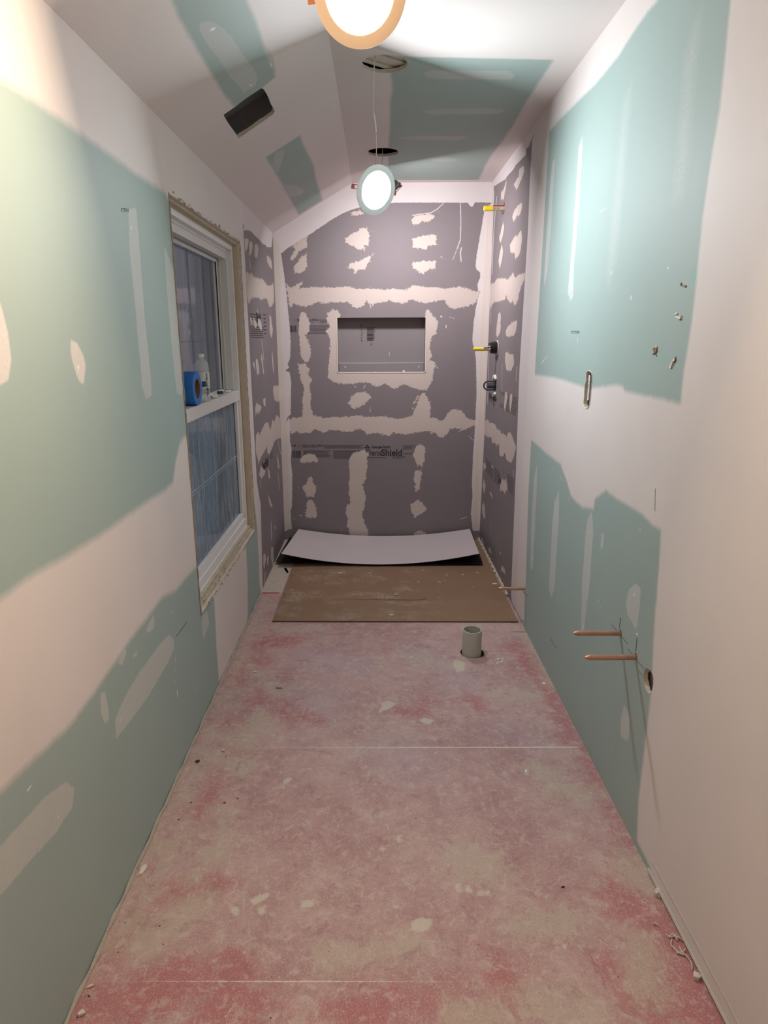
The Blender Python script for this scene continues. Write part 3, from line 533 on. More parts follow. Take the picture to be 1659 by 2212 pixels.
for f in ((0, 1, 2, 3), (0, 1, 5, 4), (1, 2, 6, 5), (2, 3, 7, 6), (3, 0, 4, 7)): bm.faces.new([vs[i] for i in f])
link('duct_box', bm, mat('dark_duct', (.15, .13, .12), .8, var=.25, vscale=12), cs)

# niche
M_niche = board('niche_board', (.24, .215, .22), [], .08, .15)
bm = bmesh.new(); nd = .088; e = .0005
def quad(bm, *p, mi=0):
    f = bm.faces.new([bm.verts.new(x) for x in p]); f.material_index = mi
y0, y1 = D-.001, D+nd
quad(bm, (NX0, y1, NZ0), (NX1, y1, NZ0), (NX1, y1, NZ1), (NX0, y1, NZ1))
quad(bm, (NX0, y0, NZ0), (NX0, y1, NZ0), (NX0, y1, NZ1), (NX0, y0, NZ1)); quad(bm, (NX1, y0, NZ0), (NX1, y1, NZ0), (NX1, y1, NZ1), (NX1, y0, NZ1))
quad(bm, (NX0, y0, NZ1), (NX1, y0, NZ1), (NX1, y1, NZ1), (NX0, y1, NZ1)); quad(bm, (NX0, y0, NZ0), (NX1, y0, NZ0), (NX1, y1, NZ0), (NX0, y1, NZ0))
me_n = link('niche', bm, M_niche, wb)
bm = bmesh.new()
box(bm, NX0-.006, NX0+.001, D-.003, D+.012, NZ0-.006, NZ1); box(bm, NX1-.001, NX1+.006, D-.003, D+.012, NZ0-.006, NZ1); box(bm, NX0-.006, NX1+.006, D-.003, D+.012, NZ0-.007, NZ0+.001)
link('niche_corner_bead', bm, mat('bead_compound', (.68, .60, .53), .7, var=.1, vscale=40), wb, bevel=.001)
bm = bmesh.new(); box(bm, NX0+.003, NX1-.003, D+.004, D+.030, NZ0+.0008, NZ0+.0028); 
zc = NZ0+.088
lp = link('niche_sill', bm, M_niche, wb)
# line where the loose sill piece meets the back of the niche
yb = D+nd-.004
bm = bmesh.new(); box(bm, NX0+.004, NX1-.004, yb-.003, yb+.003, NZ0+.001, NZ0+.0575); lw = link('niche_back_strip', bm, M_niche, wb)
bm = bmesh.new(); box(bm, NX0+.003, NX1-.003, yb-.004, yb+.003, NZ0+.0575, NZ0+.0592); link('white_edge', bm, mat('white_cut_edge', (.75, .72, .70), .8), wb)
bm = bmesh.new()
for sx in (NX0+.046, NX1-.038): lathe(bm, (sx, yb-.0045, NZ0+.033), (0, 1, 0), [(0, .0045), (.002, .0045)], 12)
link('screw_head', bm, mat('screw_white', (.75, .74, .73), .5), wb)
bm = bmesh.new()
for px, py, r_ in ((1240,672,.008), (950,684,.006), (1095,490,.004), (1095,512,.004)):
    x_, z_ = onback(*NI((px, py))[0]); lathe(bm, (x_*1.01, (D-.002) if py > 600 else D+nd-.004, z_), (0, 1, 0), [(0, r_*.7), (.003, r_)], 9)
link('compound_dab', bm, mat('dab_compound', (.78, .72, .68), .8), wb)

# printed ink -------------------------------------------------------------
FACE = {'back': (PI/2, 0, 0), 'right': (PI/2, 0, -PI/2), 'left': (PI/2, 0, PI/2)}
def ink_clip(me, mw, tod, shapes, off=.0):
    bm = bmesh.new(); bm.from_mesh(me); bmesh.ops.triangulate(bm, faces=bm.faces)
    for _ in range(2):
        lg = [e_ for e_ in bm.edges if e_.calc_length() > .006]
        if not lg: break
        bmesh.ops.subdivide_edges(bm, edges=lg, cuts=1); bmesh.ops.triangulate(bm, faces=bm.faces)
    cen = [mw @ f.calc_center_median() for f in bm.faces]
    if cen and shapes:
        P = np.array([tod(c) for c in cen]); s = sd_eval(P, shapes)
        bm.faces.ensure_lookup_table(); bmesh.ops.delete(bm, geom=[bm.faces[i] for i in range(len(cen)) if s[i] > .0005], context='FACES')
    bm.to_mesh(me); bm.free()
def text(name, s, size, wall, u, v, parent, m=M_ink, shapes=(), rot=0, bold=0, align='LEFT', stretch=1, space=1):
    cu = bpy.data.curves.new(name, 'FONT'); cu.body = s; cu.size = size; cu.align_x = align; cu.space_character = space; cu.offset = bold; cu.resolution_u = 3
    o = bpy.data.objects.new(name, cu); C.objects.link(o); dg = bpy.context.evaluated_depsgraph_get(); me = bpy.data.meshes.new_from_object(o.evaluated_get(dg))
    bpy.data.objects.remove(o)
    for vt in me.vertices: vt.co.x *= stretch
    loc = {'back': (u, D-.0012, v), 'right': (R-.0012, u, v), 'left': (L+.0012, u, v), 'niche': (u, D+nd-.0012, v)}[wall]
    mw = Matrix.Translation(loc) @ Matrix((Vector((1, 0, 0)),)*0 or ((1, 0, 0, 0), (0, 1, 0, 0), (0, 0, 1, 0), (0, 0, 0, 1))) @ __import__('mathutils').Euler(FACE['back' if wall == 'niche' else wall]).to_matrix().to_4x4() @ Matrix.Rotation(rot, 4, 'Z')
    tod = (lambda c: (c.x, c.z)) if wall in ('back', 'niche') else (lambda c: (c.y, c.z))
    if shapes: ink_clip(me, mw, tod, shapes)
    me.transform(mw); me.materials.clear(); me.materials.append(m)
    r = bpy.data.objects.new(name, me); C.objects.link(r); r.parent = parent
    return r
def strokes(name, wall, rects, parent, m, shapes=()):
    """flat ink rectangles (u0,u1,v0,v1)"""
    bm = bmesh.new()
    for u0, u1, v0, v1 in rects:
        p = {'back': lambda u, v: (u, D-.0012, v), 'right': lambda u, v: (R-.0012, u, v), 'left': lambda u, v: (L+.0012, u, v), 'niche': lambda u, v: (u, D+nd-.0012, v)}[wall]
        quad(bm, p(u0, v0), p(u1, v0), p(u1, v1), p(u0, v1))
    me = bpy.data.meshes.new(name); bm.to_mesh(me); bm.free()
    tod = (lambda c: (c.x, c.z)) if wall in ('back', 'niche') else (lambda c: (c.y, c.z))
    if shapes: ink_clip(me, Matrix.Identity(4), tod, shapes)
    me.materials.append(m); r = bpy.data.objects.new(name, me); C.objects.link(r); r.parent = parent; return r
def fine(wall, u0, u1, vtop, rows, pitch, parent, shapes, h=.0026, seed=1):
    rnd = random.Random(seed); rc = []
    for k in range(rows):
        u = u0; end = u1-(rnd.random()*.12+.0)*(u1-u0) if k else u1
        while u < end:
            w_ = rnd.uniform(.006, .019); w_ = min(w_, end-u); rc.append((u, u+w_, vtop-k*pitch-h, vtop-k*pitch)); u += w_+.0022
    return strokes('fine_print', wall, rc, parent, M_fineink, shapes)
def barcode(wall, u0, u1, v0, v1, parent, shapes, vertical=True, seed=2):
    rnd = random.Random(seed); rc = []; a = u0 if vertical else v0; hi = u1 if vertical else v1
    while a < hi:
        w_ = rnd.choice((.0012, .002, .0032)); rc.append((a, a+w_, v0, v1) if vertical else (u0, u1, a, a+w_)); a += w_+rnd.choice((.0012, .002, .003))
    return strokes('barcode', wall, rc, parent, M_ink, shapes)
bs = back_m+back_w
DS = Z(610, 940, 5.352)
def bk(f, x, y): return onback(*f((x, y))[0])
u, v = bk(DS, 960, 236); text('logo_lettering', 'Dens', .0640, 'back', u, v, wb, shapes=bs, stretch=.90, space=.95)
u, v = bk(DS, 1142, 236); text('logo_lettering', 'Shield', .0640, 'back', u, v, wb, shapes=bs, bold=.0016, stretch=.98, space=1)
u, v = bk(DS, 1030, 150); text('maker_lettering', 'Georgia-Pacific', .0262, 'back', u, v, wb, shapes=bs, bold=.0006, stretch=.86)
u, v = bk(DS, 1256, 262); text('product_lettering', 'Tile Backer', .026, 'back', u, v, wb, m=M_fineink, shapes=bs, stretch=.85)
bm = bmesh.new(); a, b_, c_ = bk(DS, 945, 151), bk(DS, 980, 108), bk(DS, 1018, 151)
bm.faces.new([bm.verts.new((p[0], D-.0012, p[1])) for p in (a, c_, b_)]); lg = link('triangle_emblem', bm, M_ink, wb)
u, v = bk(DS, 968, 148); text('emblem_lettering', 'GP', .017, 'back', u, v, wb, m=mat('unprinted_board', GREY, .7), stretch=.8).location.y = -.0006
def fp(f, x0, y0, x1, y1, rows, sd=1, h=None, wall='back', par=None, sh=None, on=None):
    on = on or onback; a = on(*f((x0, y0))[0]); b = on(*f((x1, y1))[0]); pit = (a[1]-b[1])/rows
    return fine(wall, min(a[0], b[0]), max(a[0], b[0]), a[1], rows, pit, par or wb, sh if sh is not None else bs, h or pit*.45, sd)
u, v = bk(DS, 112, 130); text('size_lettering', 'x 60', .019, 'back', u, v, wb, shapes=bs, bold=.0004, stretch=.8)
u, v = bk(DS, 232, 130); text('size_lettering', '5/8 in x 31.8 in x 59.8 in', .019, 'back', u, v, wb, shapes=bs, bold=.0004, stretch=.80)
fp(DS, 185, 118, 225, 126, 1, 9); fp(DS, 235, 138, 410, 148, 1, 2); fp(DS, 480, 113, 940, 158, 3, 3); fp(DS, 245, 176, 560, 260, 6, 4); fp(DS, 590, 176, 900, 275, 8, 5)
fp(DS, 1395, 120, 1510, 172, 3, 6); fp(DS, 1395, 210, 1510, 222, 1, 7); fp(DS, 990, 256, 1200, 268, 1, 8); fp(DS, 1270, 270, 1370, 278, 1, 8); fp(DS, 1520, 120, 1540, 170, 3, 6)
a = bk(DS, 118, 260); b_ = bk(DS, 212, 180); barcode('back', a[0], b_[0], a[1], b_[1], wb, bs)
u, v = bk(NI, 262, 158); text('size_lettering', 'n x 59.8 in', .021, 'back', u, v, wb, shapes=bs, bold=.0004, stretch=.84)
u, v = bk(NI, 152, 158); text('size_lettering', '5/8', .021, 'back', u, v, wb, shapes=bs, bold=.0004, stretch=.8)
fp(NI, 112, 146, 150, 154, 1, 11); fp(NI, 385, 145, 455, 185, 3, 12); fp(NI, 250, 205, 480, 295, 7, 13); fp(NI, 158, 168, 320, 176, 1, 14)
a = bk(NI, 82, 272); b_ = bk(NI, 140, 205); barcode('back', a[0], b_[0], a[1], b_[1], wb, bs, seed=5)
# writing in the niche, sideways
k_ = (D+nd)/D
a = bk(NI, 866, 362); b_ = bk(NI, 930, 215); barcode('niche', a[0]*k_, b_[0]*k_, a[1], b_[1]-.004, wb, (), False, 8)
u, v = bk(NI, 822, 372); text('size_lettering', '48 X 32.5 X 7/16', .018, 'niche', u*k_, v, wb, rot=PI/2, stretch=.95)
u, v = bk(NI, 946, 355); text('size_lettering', '7 36115 55632 8', .015, 'niche', u*k_, v, wb, rot=PI/2, stretch=.85)
u, v = bk(NI, 914, 412); strokes('fine_print', 'niche', [(u*k_-.006, u*k_, v+.004*q_, v+.004*q_+.0028) for q_ in range(5)], wb, M_fineink)
# right shower wall: the same print upside down
rsh = rs_m+strip_r
u, v = onright(*R2((590,1165))[0]); u2, v2 = onright(*R2((462,1150))[0])
text('logo_lettering', 'DensShield', .080, 'right', onright(*R2((452,1170))[0])[0]-.0, onright(*R2((470,1165))[0])[1]+.005, wr2, shapes=rsh, rot=PI, stretch=.72)
for i_, (p0, p1, rows) in enumerate((((790,1180), (590,1380), 9), ((585,1300), (505,1330), 2), ((590,1100), (520,1130), 2), ((455,1180), (400,1210), 3))):
    a = onright(*R2(p0)[0]); b_ = onright(*R2(p1)[0])
    vt = max(a[1], b_[1]); fine('right', min(a[0], b_[0]), max(a[0], b_[0]), vt, rows, max(.008, abs(a[1]-b_[1])/rows), wr2, rsh, .0035, 20+i_)
a = onright(*R3((230,40))[0]); b_ = onright(*R3((470,350))[0])
fine('right', b_[0], a[0], a[1]-.01, 8, .0115, wr2, rsh, .0035, 31); 
a = onright(*R3((600,360))[0]); b_ = onright(*R3((710,560))[0]); fine('right', b_[0], a[0], a[1]+.01, 8, .0115, wr2, rsh, .0035, 32)
u, v = onright(*R3((450,400))[0]); text('logo_lettering', 'DensShield', .075, 'right', u, v-.03, wr2, shapes=rsh, stretch=.60)
lsh = ls_m+left_w
a = onleft(*L1((205,650))[0]); b_ = onleft(*L1((400,690))[0]); fine('left', a[0], b_[0]+.02, a[1], 3, .014, wl2, lsh, .005, 41)
a = onleft(*L1((215,890))[0]); b_ = onleft(*L1((470,980))[0]); fine('left', a[0], b_[0], a[1], 6, .011, wl2, lsh, .004, 42)
u, v = onleft(*L1((330,800))[0]); text('logo_lettering', 'Shield', .085, 'left', u, v-.01, wl2, shapes=lsh, stretch=.75, bold=.0015)
u, v = onleft(*L1((460,760))[0]); fine('left', u, u+.09, v+.03, 6, .022, wl2, lsh, .007, 43)
u, v = onleft(*L2((330,1500))[0]); text('logo_lettering', 'DensShield', .080, 'left', u-.03, v, wl2, shapes=lsh, stretch=.62, bold=.001)
u, v = onleft(*L2((480,1220))[0]); fine('left', u-.06, u+.05, v+.03, 4, .014, wl2, lsh, .005, 44)
# pencil marks and small printed boxes on the green boards
def pen(wall, pts, parent, r=.0009, m=None):
    bm = bmesh.new(); on = {'right': onright, 'left': onleft}[wall]; X = (R-.0006) if wall == 'right' else (L+.0006)
    tube(bm, [(X, *on(*p)) for p in pts], r, 5); return link('pencil_mark', bm, m or M_pen, parent)
M_pen = mat('graphite', (.10, .12, .12), .6)
PP = Z(1210, 1320, 6.912)
for pts in (((770,200),(850,290)), ((903,95),(888,250)), ((915,375),(1008,490)), ((1012,570),(1080,640)), ((1152,400),(1130,600)), ((1150,735),(1255,860)), ((1180,900),(1225,960))): pen('right', PP(*pts), wr)
pen('right', FR((1440,195),(1500,290),(1535,355)), wr); pen('left', LF((530,230),(420,385)), wl, .0012); pen('right', I((1129,1277),(1140,1287)), wr)
for f, q in ((RB, ((398,45),(450,45),(450,57),(398,57),(398,45))), (RB, ((425,47),(440,55),(445,47)))): pen('right', f(*q), wr, .0007)
for q in (((578,995),(612,1000),(612,1012),(580,1008),(578,995)), ((590,1000),(605,1008))): pen('left', LB(*q), wl, .0007)
pen('right', RB((937,1055),(935,1200)), wr, .0005)
# torn drywall scars on the right wall and ragged paper round the window
def ragged(name, on, X, pts, parent, m, h=.004, sgn=-1):
    bm = bmesh.new(); c = on(*[sum(p[i] for p in pts)/len(pts) for i in (0, 1)]); vs = []
    b0 = [bm.verts.new((X+sgn*-.001, *on(*p))) for p in pts]
    b1 = [bm.verts.new((X+sgn*h*random.uniform(.5, 1.3), *(np.array(on(*p))*.8+np.array(c)*.2))) for p in pts]
    n_ = len(pts)
    for k in range(n_): bm.faces.new((b0[k], b0[(k+1) % n_], b1[(k+1) % n_], b1[k]))
    bm.faces.new(b1); return link(name, bm, m, parent)
SCR = Z(1380, 580, 9.214)
M_scarw = mat('scar_white', (.75, .72, .66), .9, bump=.5)
M_scarb = mat('scar_brown', (.22, .16, .09), .9, var=.4, vscale=200)
for pts, m_ in ((((285,1580),(345,1545),(375,1590),(380,1650),(345,1680),(370,1780),(335,1690),(280,1730),(320,1670),(285,1620)), M_scarb), (((365,1520),(385,1560),(365,1590),(350,1550)), M_scarw),
    (((730,930),(790,950),(850,960),(875,930),(850,1020),(800,1010),(735,975)), M_scarw), (((715,930),(765,855),(790,890),(770,915)), M_scarw), (((800,1010),(850,985),(855,1025),(825,1030)), M_scarb),
    (((850,270),(885,360),(850,350),(825,320)), M_scarb), (((905,355),(950,330),(955,375),(920,385)), M_scarb), (((870,300),(945,345),(900,350)), mat('scar_pink', (.55,.42,.36), .9)),
    (((745,1750),(740,1830),(690,1930),(640,2010),(605,1995),(612,1940),(700,1800)), M_scarw), (((745,1740),(752,1820),(700,1900),(640,2015),(690,1880),(705,1790)), M_scarb)):
    ragged('wall_scar', onright, R, SCR(*pts), wr, m_, .003)

# ------------------------------------------------------------------ window
win = bpy.data.objects.new('window_1', None); C.objects.link(win); win['kind'] = 'structure'; win.location = (0, 0, 0)
def wpart(name, boxes, m, parent=win, bevel=.0015):
    bm = bmesh.new()
    for b in boxes: box(bm, *b)
    return link(name, bm, m, parent, bevel=bevel)
X0 = L
def ring(x0, x1, y0, y1, z0, z1, t): # picture-frame of bars t wide
    return [(x0, x1, y0, y1, z0, z0+t), (x0, x1, y0, y1, z1-t, z1), (x0, x1, y0, y0+t, z0+t, z1-t), (x0, x1, y1-t, y1, z0+t, z1-t)]
wpart('wood_jamb', ring(-.712, -.6905, WY0, WY1, WZ0, WZ1, .012)+ring(-.86, -.712, WY0, WY1, WZ0, WZ1, .018), M_wood)
wpart('gypsum_edge', ring(-.6904, -.6775, WY0-.001, WY1+.001, WZ0-.001, WZ1+.001, .003), M_core, bevel=0)
wpart('vinyl_frame', ring(-.735, -.7125, WY0+.018, WY1-.018, WZ0+.018, WZ1-.018, .022)+ring(-.86, -.735, WY0+.018, WY1-.018, WZ0+.018, WZ1-.018, .032), M_vinyl)
wpart('sash_track', [(-.80, -.735, WY1-.062, WY1-.055, 1.17, 1.83), (-.775, -.768, WY1-.066, WY1-.050, 1.17, 1.83), (-.80, -.735, WY0+.055, WY0+.062, 1.17, 1.83), (-.77, -.738, WY0+.05, WY1-.05, 1.80, 1.833)], mat('track_vinyl', (.66, .65, .62), .4))
YA, YB = WY0+.050, WY1-.050
up = wpart('upper_sash', ring(-.815, -.785, YA, YB, 1.13, 1.833, .045)+ring(-.784, -.78, YA+.03, YB-.03, 1.16, 1.80, .015), M_vinyl)
lo = wpart('lower_sash', [(-.785, -.714, YA-.01, YB+.03, 1.115, 1.166), (-.765, -.722, YA, YB, .445, .515), (-.760, -.722, YA, YA+.028, .515, 1.115), (-.760, -.722, YB-.022, YB+.01, .515, 1.115), (-.722, -.715, YA, YB+.02, .44, .48)], M_vinyl)
wpart('wood_sill', [(-.86, -.700, WY0, WY1, .401, .432), (-.7225, -.693, WY0, WY1, .401, .418)], mat('worn_sill', (.50, .44, .34), .7, var=.35, vscale=60), bevel=.002)
def glassmat(name, tint, dust, refl=.35):
    m = bpy.data.materials.new(name); m.use_nodes = True; nt = m.node_tree; nt.nodes.clear(); t = NT.__new__(NT); t.nt = nt
    out = nt.nodes.new('ShaderNodeOutputMaterial'); tr = nt.nodes.new('ShaderNodeBsdfTransparent'); tr.inputs[0].default_value = (*tint, 1)
    gl = nt.nodes.new('ShaderNodeBsdfGlossy'); gl.inputs['Roughness'].default_value = .04; gl.inputs[0].default_value = (.9, .9, .95, 1)
    df = nt.nodes.new('ShaderNodeBsdfDiffuse'); df.inputs[0].default_value = (.52, .58, .62, 1)
    co = t.n('ShaderNodeTexCoord').outputs['Object']
    st = t.noise(t.mapp(co, (1, 1, .10)), 55, 5, .65); sp_ = t.noise(co, 260, 3, .7); s2 = t.noise(co, 4, 3)
    f = t.math('ADD', t.math('MULTIPLY', t.ramp(st, .42, .75), dust), t.math('MULTIPLY', t.ramp(sp_, .58, .75), dust*.5)); f = t.math('MULTIPLY', f, t.math('ADD', s2, .35))
    f = t.math('ADD', f, dust*.35, clamp=True)
    fr = nt.nodes.new('ShaderNodeFresnel'); fr.inputs[0].default_value = 1.5
    fg = t.math('MULTIPLY_ADD', fr.outputs[0], .55, refl*.05, clamp=True)
    m1 = nt.nodes.new('ShaderNodeMixShader'); t.link(f, m1.inputs[0]); t.link(tr.outputs[0], m1.inputs[1]); t.link(df.outputs[0], m1.inputs[2])
    m2 = nt.nodes.new('ShaderNodeMixShader'); t.link(fg, m2.inputs[0]); t.link(m1.outputs[0], m2.inputs[1]); t.link(gl.outputs[0], m2.inputs[2])
    t.link(m2.outputs[0], out.inputs[0]); return m
G1 = glassmat('upper_glass', (.36, .34, .36), .30); G2 = glassmat('lower_glass', (.30, .35, .39), .50)
bm = bmesh.new(); box(bm, -.800, -.796, YA+.04, YB-.04, 1.16, 1.80); link('glass_pane', bm, G1, up)
bm = bmesh.new(); box(bm, -.744, -.740, YA+.02, YB-.015, .51, 1.12); link('glass_pane', bm, G2, lo)
bm = bmesh.new(); box(bm, -.7395, -.7375, YB-.024, YB-.020, .51, 1.12); box(bm, -.784, -.780, YB-.049, YB-.044, 1.17, 1.79); link('glazing_gasket', bm, M_black, lo)
# muntin lines in the lower and upper sash
bm = bmesh.new()
def zmunt(x, y): return hit(x, y, 'x', -.748)
for a_, b_ in (((426,935),(439,1199)), ((456,950),(470,1165)), ((483,928),(494,1133)), ((507,940),(513,1106))):
    p_ = hit(*a_, 'x', -.748); q_ = hit(*b_, 'x', -.748); ym = (p_.y+q_.y)/2
    box(bm, -.7395, -.7385, ym-.0022, ym+.0022, .515, 1.115); box(bm, -.7395, -.7385, ym+.012, ym+.0135, .515, 1.115)
box(bm, -.7395, -.7385, YA+.03, YB-.02, .826, .831); box(bm, -.7395, -.7385, YA+.03, YB-.02, .813, .815)
link('muntin', bm, mat('grille_bar', (.40, .47, .52), .4), lo)
bm = bmesh.new()
for yy_ in (YA+.28, YA+.30, YA+.55, YA+.57, YA+.80, YA+.82): box(bm, -.7955, -.7945, yy_-.0022, yy_+.0022, 1.17, 1.79)
box(bm, -.7955, -.7945, YA+.05, YB-.05, 1.41, 1.413)
link('muntin', bm, mat('grille_bar_dim', (.17, .175, .185), .5), up)
# ragged paper and foam round the opening
bm = bmesh.new(); rnd = random.Random(3)
for k in range(170):
    side = rnd.random()
    if side < .42: y_ = rnd.uniform(WY0+.05, WY1); z_ = WZ1+rnd.uniform(-.004, .014)*rnd.random()
    elif side < .85: y_ = rnd.uniform(WY0, WY1); z_ = WZ0+rnd.uniform(-.012, .006)
    else: y_ = WY1+rnd.uniform(-.003, .006); z_ = rnd.uniform(WZ0, WZ1)
    s_ = rnd.uniform(.002, .007); d_ = rnd.uniform(.001, .004)
    vs = [bm.verts.new((L+d_*rnd.uniform(.2, 1), y_+s_*math.cos(a_)*rnd.uniform(.4, 1.5), z_+s_*.6*math.sin(a_)*rnd.uniform(.4, 1.3))) for a_ in (0, 1.2, 2.4, 3.7, 5)]
    tp = bm.verts.new((L+d_+.002, y_, z_))
    for q_ in range(5): bm.faces.new((vs[q_], vs[(q_+1) % 5], tp))
rp = link('torn_paper_edge', bm, M_kraft, win)
bm = bmesh.new(); tube(bm, [(L+.0012, WY0-.0005+.0012*math.sin(k*1.3), WZ0+(WZ1-WZ0)*k/60) for k in range(61)], [.0028+.0012*math.sin(k*2.1) for k in range(61)], 6); link('cut_board_edge', bm, mat('cut_edge_tan', (.36, .29, .19), .9, var=.4, vscale=70), win)
bm = bmesh.new(); tube(bm, [(L+.0005, WY1+.0015, WZ0+(WZ1-WZ0)*k/60) for k in range(61)], [.0012+.0008*math.sin(k*2.7) for k in range(61)], 6); link('cut_board_edge', bm, M_kraft, win)
bm = bmesh.new()
for k in range(60):
    y_ = rnd.uniform(WY0+.02, WY1-.02); x_ = rnd.uniform(-.70, -.680); s_ = rnd.uniform(.003, .01)
    box(bm, x_, x_+s_*.6, y_, y_+s_*1.6, .418, .418+rnd.uniform(.001, .004))
link('sill_crumbs', bm, mat('sill_dust', (.58, .50, .40), .9, var=.4, vscale=200), win)

# ================================================================== PUCK LIGHTS
def em(name, col, s):
    m = bpy.data.materials.new(name); m.use_nodes = True; nt = m.node_tree; nt.nodes.clear()
    e_ = nt.nodes.new('ShaderNodeEmission'); e_.inputs[0].default_value = (*col, 1); e_.inputs[1].default_value = s
    o_ = nt.nodes.new('ShaderNodeOutputMaterial'); nt.links.new(e_.outputs[0], o_.inputs[0]); return m
def puck(label, pos, nrm, col, power, trimcol, glow, cable, roll=0):
    t = thing('puck_light', label, 'light', pos, None)
    n_ = Vector(nrm).normalized(); _, e1, e2 = frameof(n_); e1, e2 = e1*math.cos(roll)+e2*math.sin(roll), -e1*math.sin(roll)+e2*math.cos(roll)
    Rr = .090
    bm = bmesh.new(); lathe(bm, (0, 0, 0), n_, [(-.003, Rr-.004), (-.002, Rr), (.001, Rr), (.003, Rr-.006), (.002, .068), (-.002, .066)], 64, capa=False, capb=False)
    link('trim_ring', bm, mat('trim_plastic', trimcol, .45, emit=(1,.62,.33) if glow>.08 else col, estr=glow), t, smooth=True)  # weak emission and tint stand in for lens light leaking through the trim
    bm = bmesh.new(); lathe(bm, (0, 0, 0), n_, [(-.001, .0672), (.0012, .066), (.0016, .03)], 64, capa=False); link('diffuser_lens', bm, em('lit_diffuser', col, power), t)
    bm = bmesh.new(); lathe(bm, (0, 0, 0), n_, [(-.0035, Rr-.004), (-.006, .078), (-.020, .077), (-.024, .070), (-.024, .02)], 48); hs = link('housing', bm, mat('housing_metal', (.42, .43, .45), .45, .3), t, smooth=True)
    for sgn in (1, -1):
        bm = bmesh.new(); a_ = e1*sgn; b0 = a_*.078-n_*.012
        def cb(c0, l_, w_, h_):
            vs = [bm.verts.new(c0+a_*x_+e2*y_+n_*z_) for x_ in (0, l_) for y_ in (-w_/2, w_/2) for z_ in (-h_/2, h_/2)]
            for f in ((0, 1, 3, 2), (4, 6, 7, 5), (0, 4, 5, 1), (2, 3, 7, 6), (0, 2, 6, 4), (1, 5, 7, 3)): bm.faces.new([vs[i] for i in f])
        cb(b0+e2*.007, .030, .002, .002); cb(b0-e2*.007, .030, .002, .002); cb(b0+a_*.018, .013, .017, .003)
        link('spring_clip', bm, mat('clip_red', (.50, .13, .10), .5) if not glow > .08 else mat('clip_orange', (.85, .30, .12), .5), hs)
    bm = bmesh.new(); tube(bm, [p_-Vector(pos) for p_ in spline(cable, 10)], .0017, 8); link('cable', bm, mat('cable_jacket', (.62, .60, .55), .5), t)
    return t
def dirv(yaw, tilt): return (math.sin(math.radians(yaw))*math.cos(math.radians(tilt)), -math.cos(math.radians(yaw))*math.cos(math.radians(tilt)), math.sin(math.radians(tilt)))
PA = Vector((-.03, 1.44, 2.05)); PC = Vector((0, 2.78, 1.975)); PD = hit(833, 413, 'y', 3.86)
puck('round warm-lit ceiling puck hanging nearest, cut off by the top edge of the photo', PA, dirv(-17, -21), COL_A, POW_A, (.80, .60, .42), .10, [(.03, 1.50, H+.112), (.025, 1.50, H-.05), (0, 1.48, 2.22), PA+Vector((0, .02, .05))])
cc = [ceilh1[0]-.035, ceilh1[1]-.02]
pc = puck('round cool white puck light dangling on a thin wire below the middle ceiling hole', PC, dirv(38, -20), COL_C, POW_C, (.62, .70, .68), .05,
     [(cc[0]+.03, cc[1]+.02, H+.112), (cc[0], cc[1]-.03, H-.005), hit(807,230,'y',2.72), hit(812,290,'y',2.74), hit(813,330,'y',2.77), hit(812,356,'y',2.80), PC+Vector((0, .03, .06))])
bm = bmesh.new(); tube(bm, [p_-PC for p_ in spline([hit(807,247,'y',2.72), hit(810,262,'y',2.73), hit(812,285,'y',2.74)], 6)], .0036, 8); link('wire_splice', bm, mat('splice_tape', (.66, .63, .56), .6), pc)
puck('round puck light half hidden behind the cool white one, lighting the back wall', PD, (.36, .50, -.79), COL_D, POW_D, (.6, .6, .6), .0, [(ceilh2[0], ceilh2[1]+.02, H+.112), (ceilh2[0]-.002, ceilh2[1]+.01, H-.02), hit(825,345,'y',3.87), PD+Vector((-.02, -.01, .06))])

# ================================================================== PLUMBING AND FITTINGS
M_cop = mat('copper', (.58, .33, .24), .42, .75, var=.3, vscale=60)
lab = ['short copper pipe stub poking out low on the wall beside the cardboard', 'farther of the two copper stubs side by side above the floor', 'nearer copper stub, just before the round hole in the green wall']
for (a_, b_), lb in zip(COP, lab):
    y_, z_ = onright(*a_); ln = {0: .135, 1: .143, 2: .146}[COP.index((a_, b_))]
    t = thing('copper_stub', lb, 'pipe', (R, y_, z_))
    tipz = hit(*b_, 'x', R-ln).z-z_
    d_ = Vector((-ln, 0, tipz*.6))
    bm = bmesh.new(); lathe(bm, d_.normalized()*-.04, d_, [(0, .0080), (.04+ln-.018, .0080)], 24, capb=False); link('pipe', bm, M_cop, t, smooth=True)
    bm = bmesh.new(); lathe(bm, d_.normalized()*(ln-.018), d_, [(0, .0082), (.004, .0082), (.012, .0062), (.019, .0024), (.020, .001)], 24, capa=False); link('pinched_tip', bm, M_cop, t, smooth=True)

PR = .0445
bm = bmesh.new(); lathe(bm, (0, 0, 0), (0, 0, 1), [(-.10, PR), (.118, PR), (.12, PR-.001), (.12, PR-.006), (.117, PR-.0065), (-.10, PR-.0065)], 64, capa=False, capb=False)
dp = link('drain_pipe', bm, mat('pvc_grey', (.47, .45, .40), .45, var=.04), None, smooth=True, loc=(PIPE[0], PIPE[1], 0))
tag(dp, 'open grey plastic toilet drain pipe standing up through the pink floor', 'pipe')

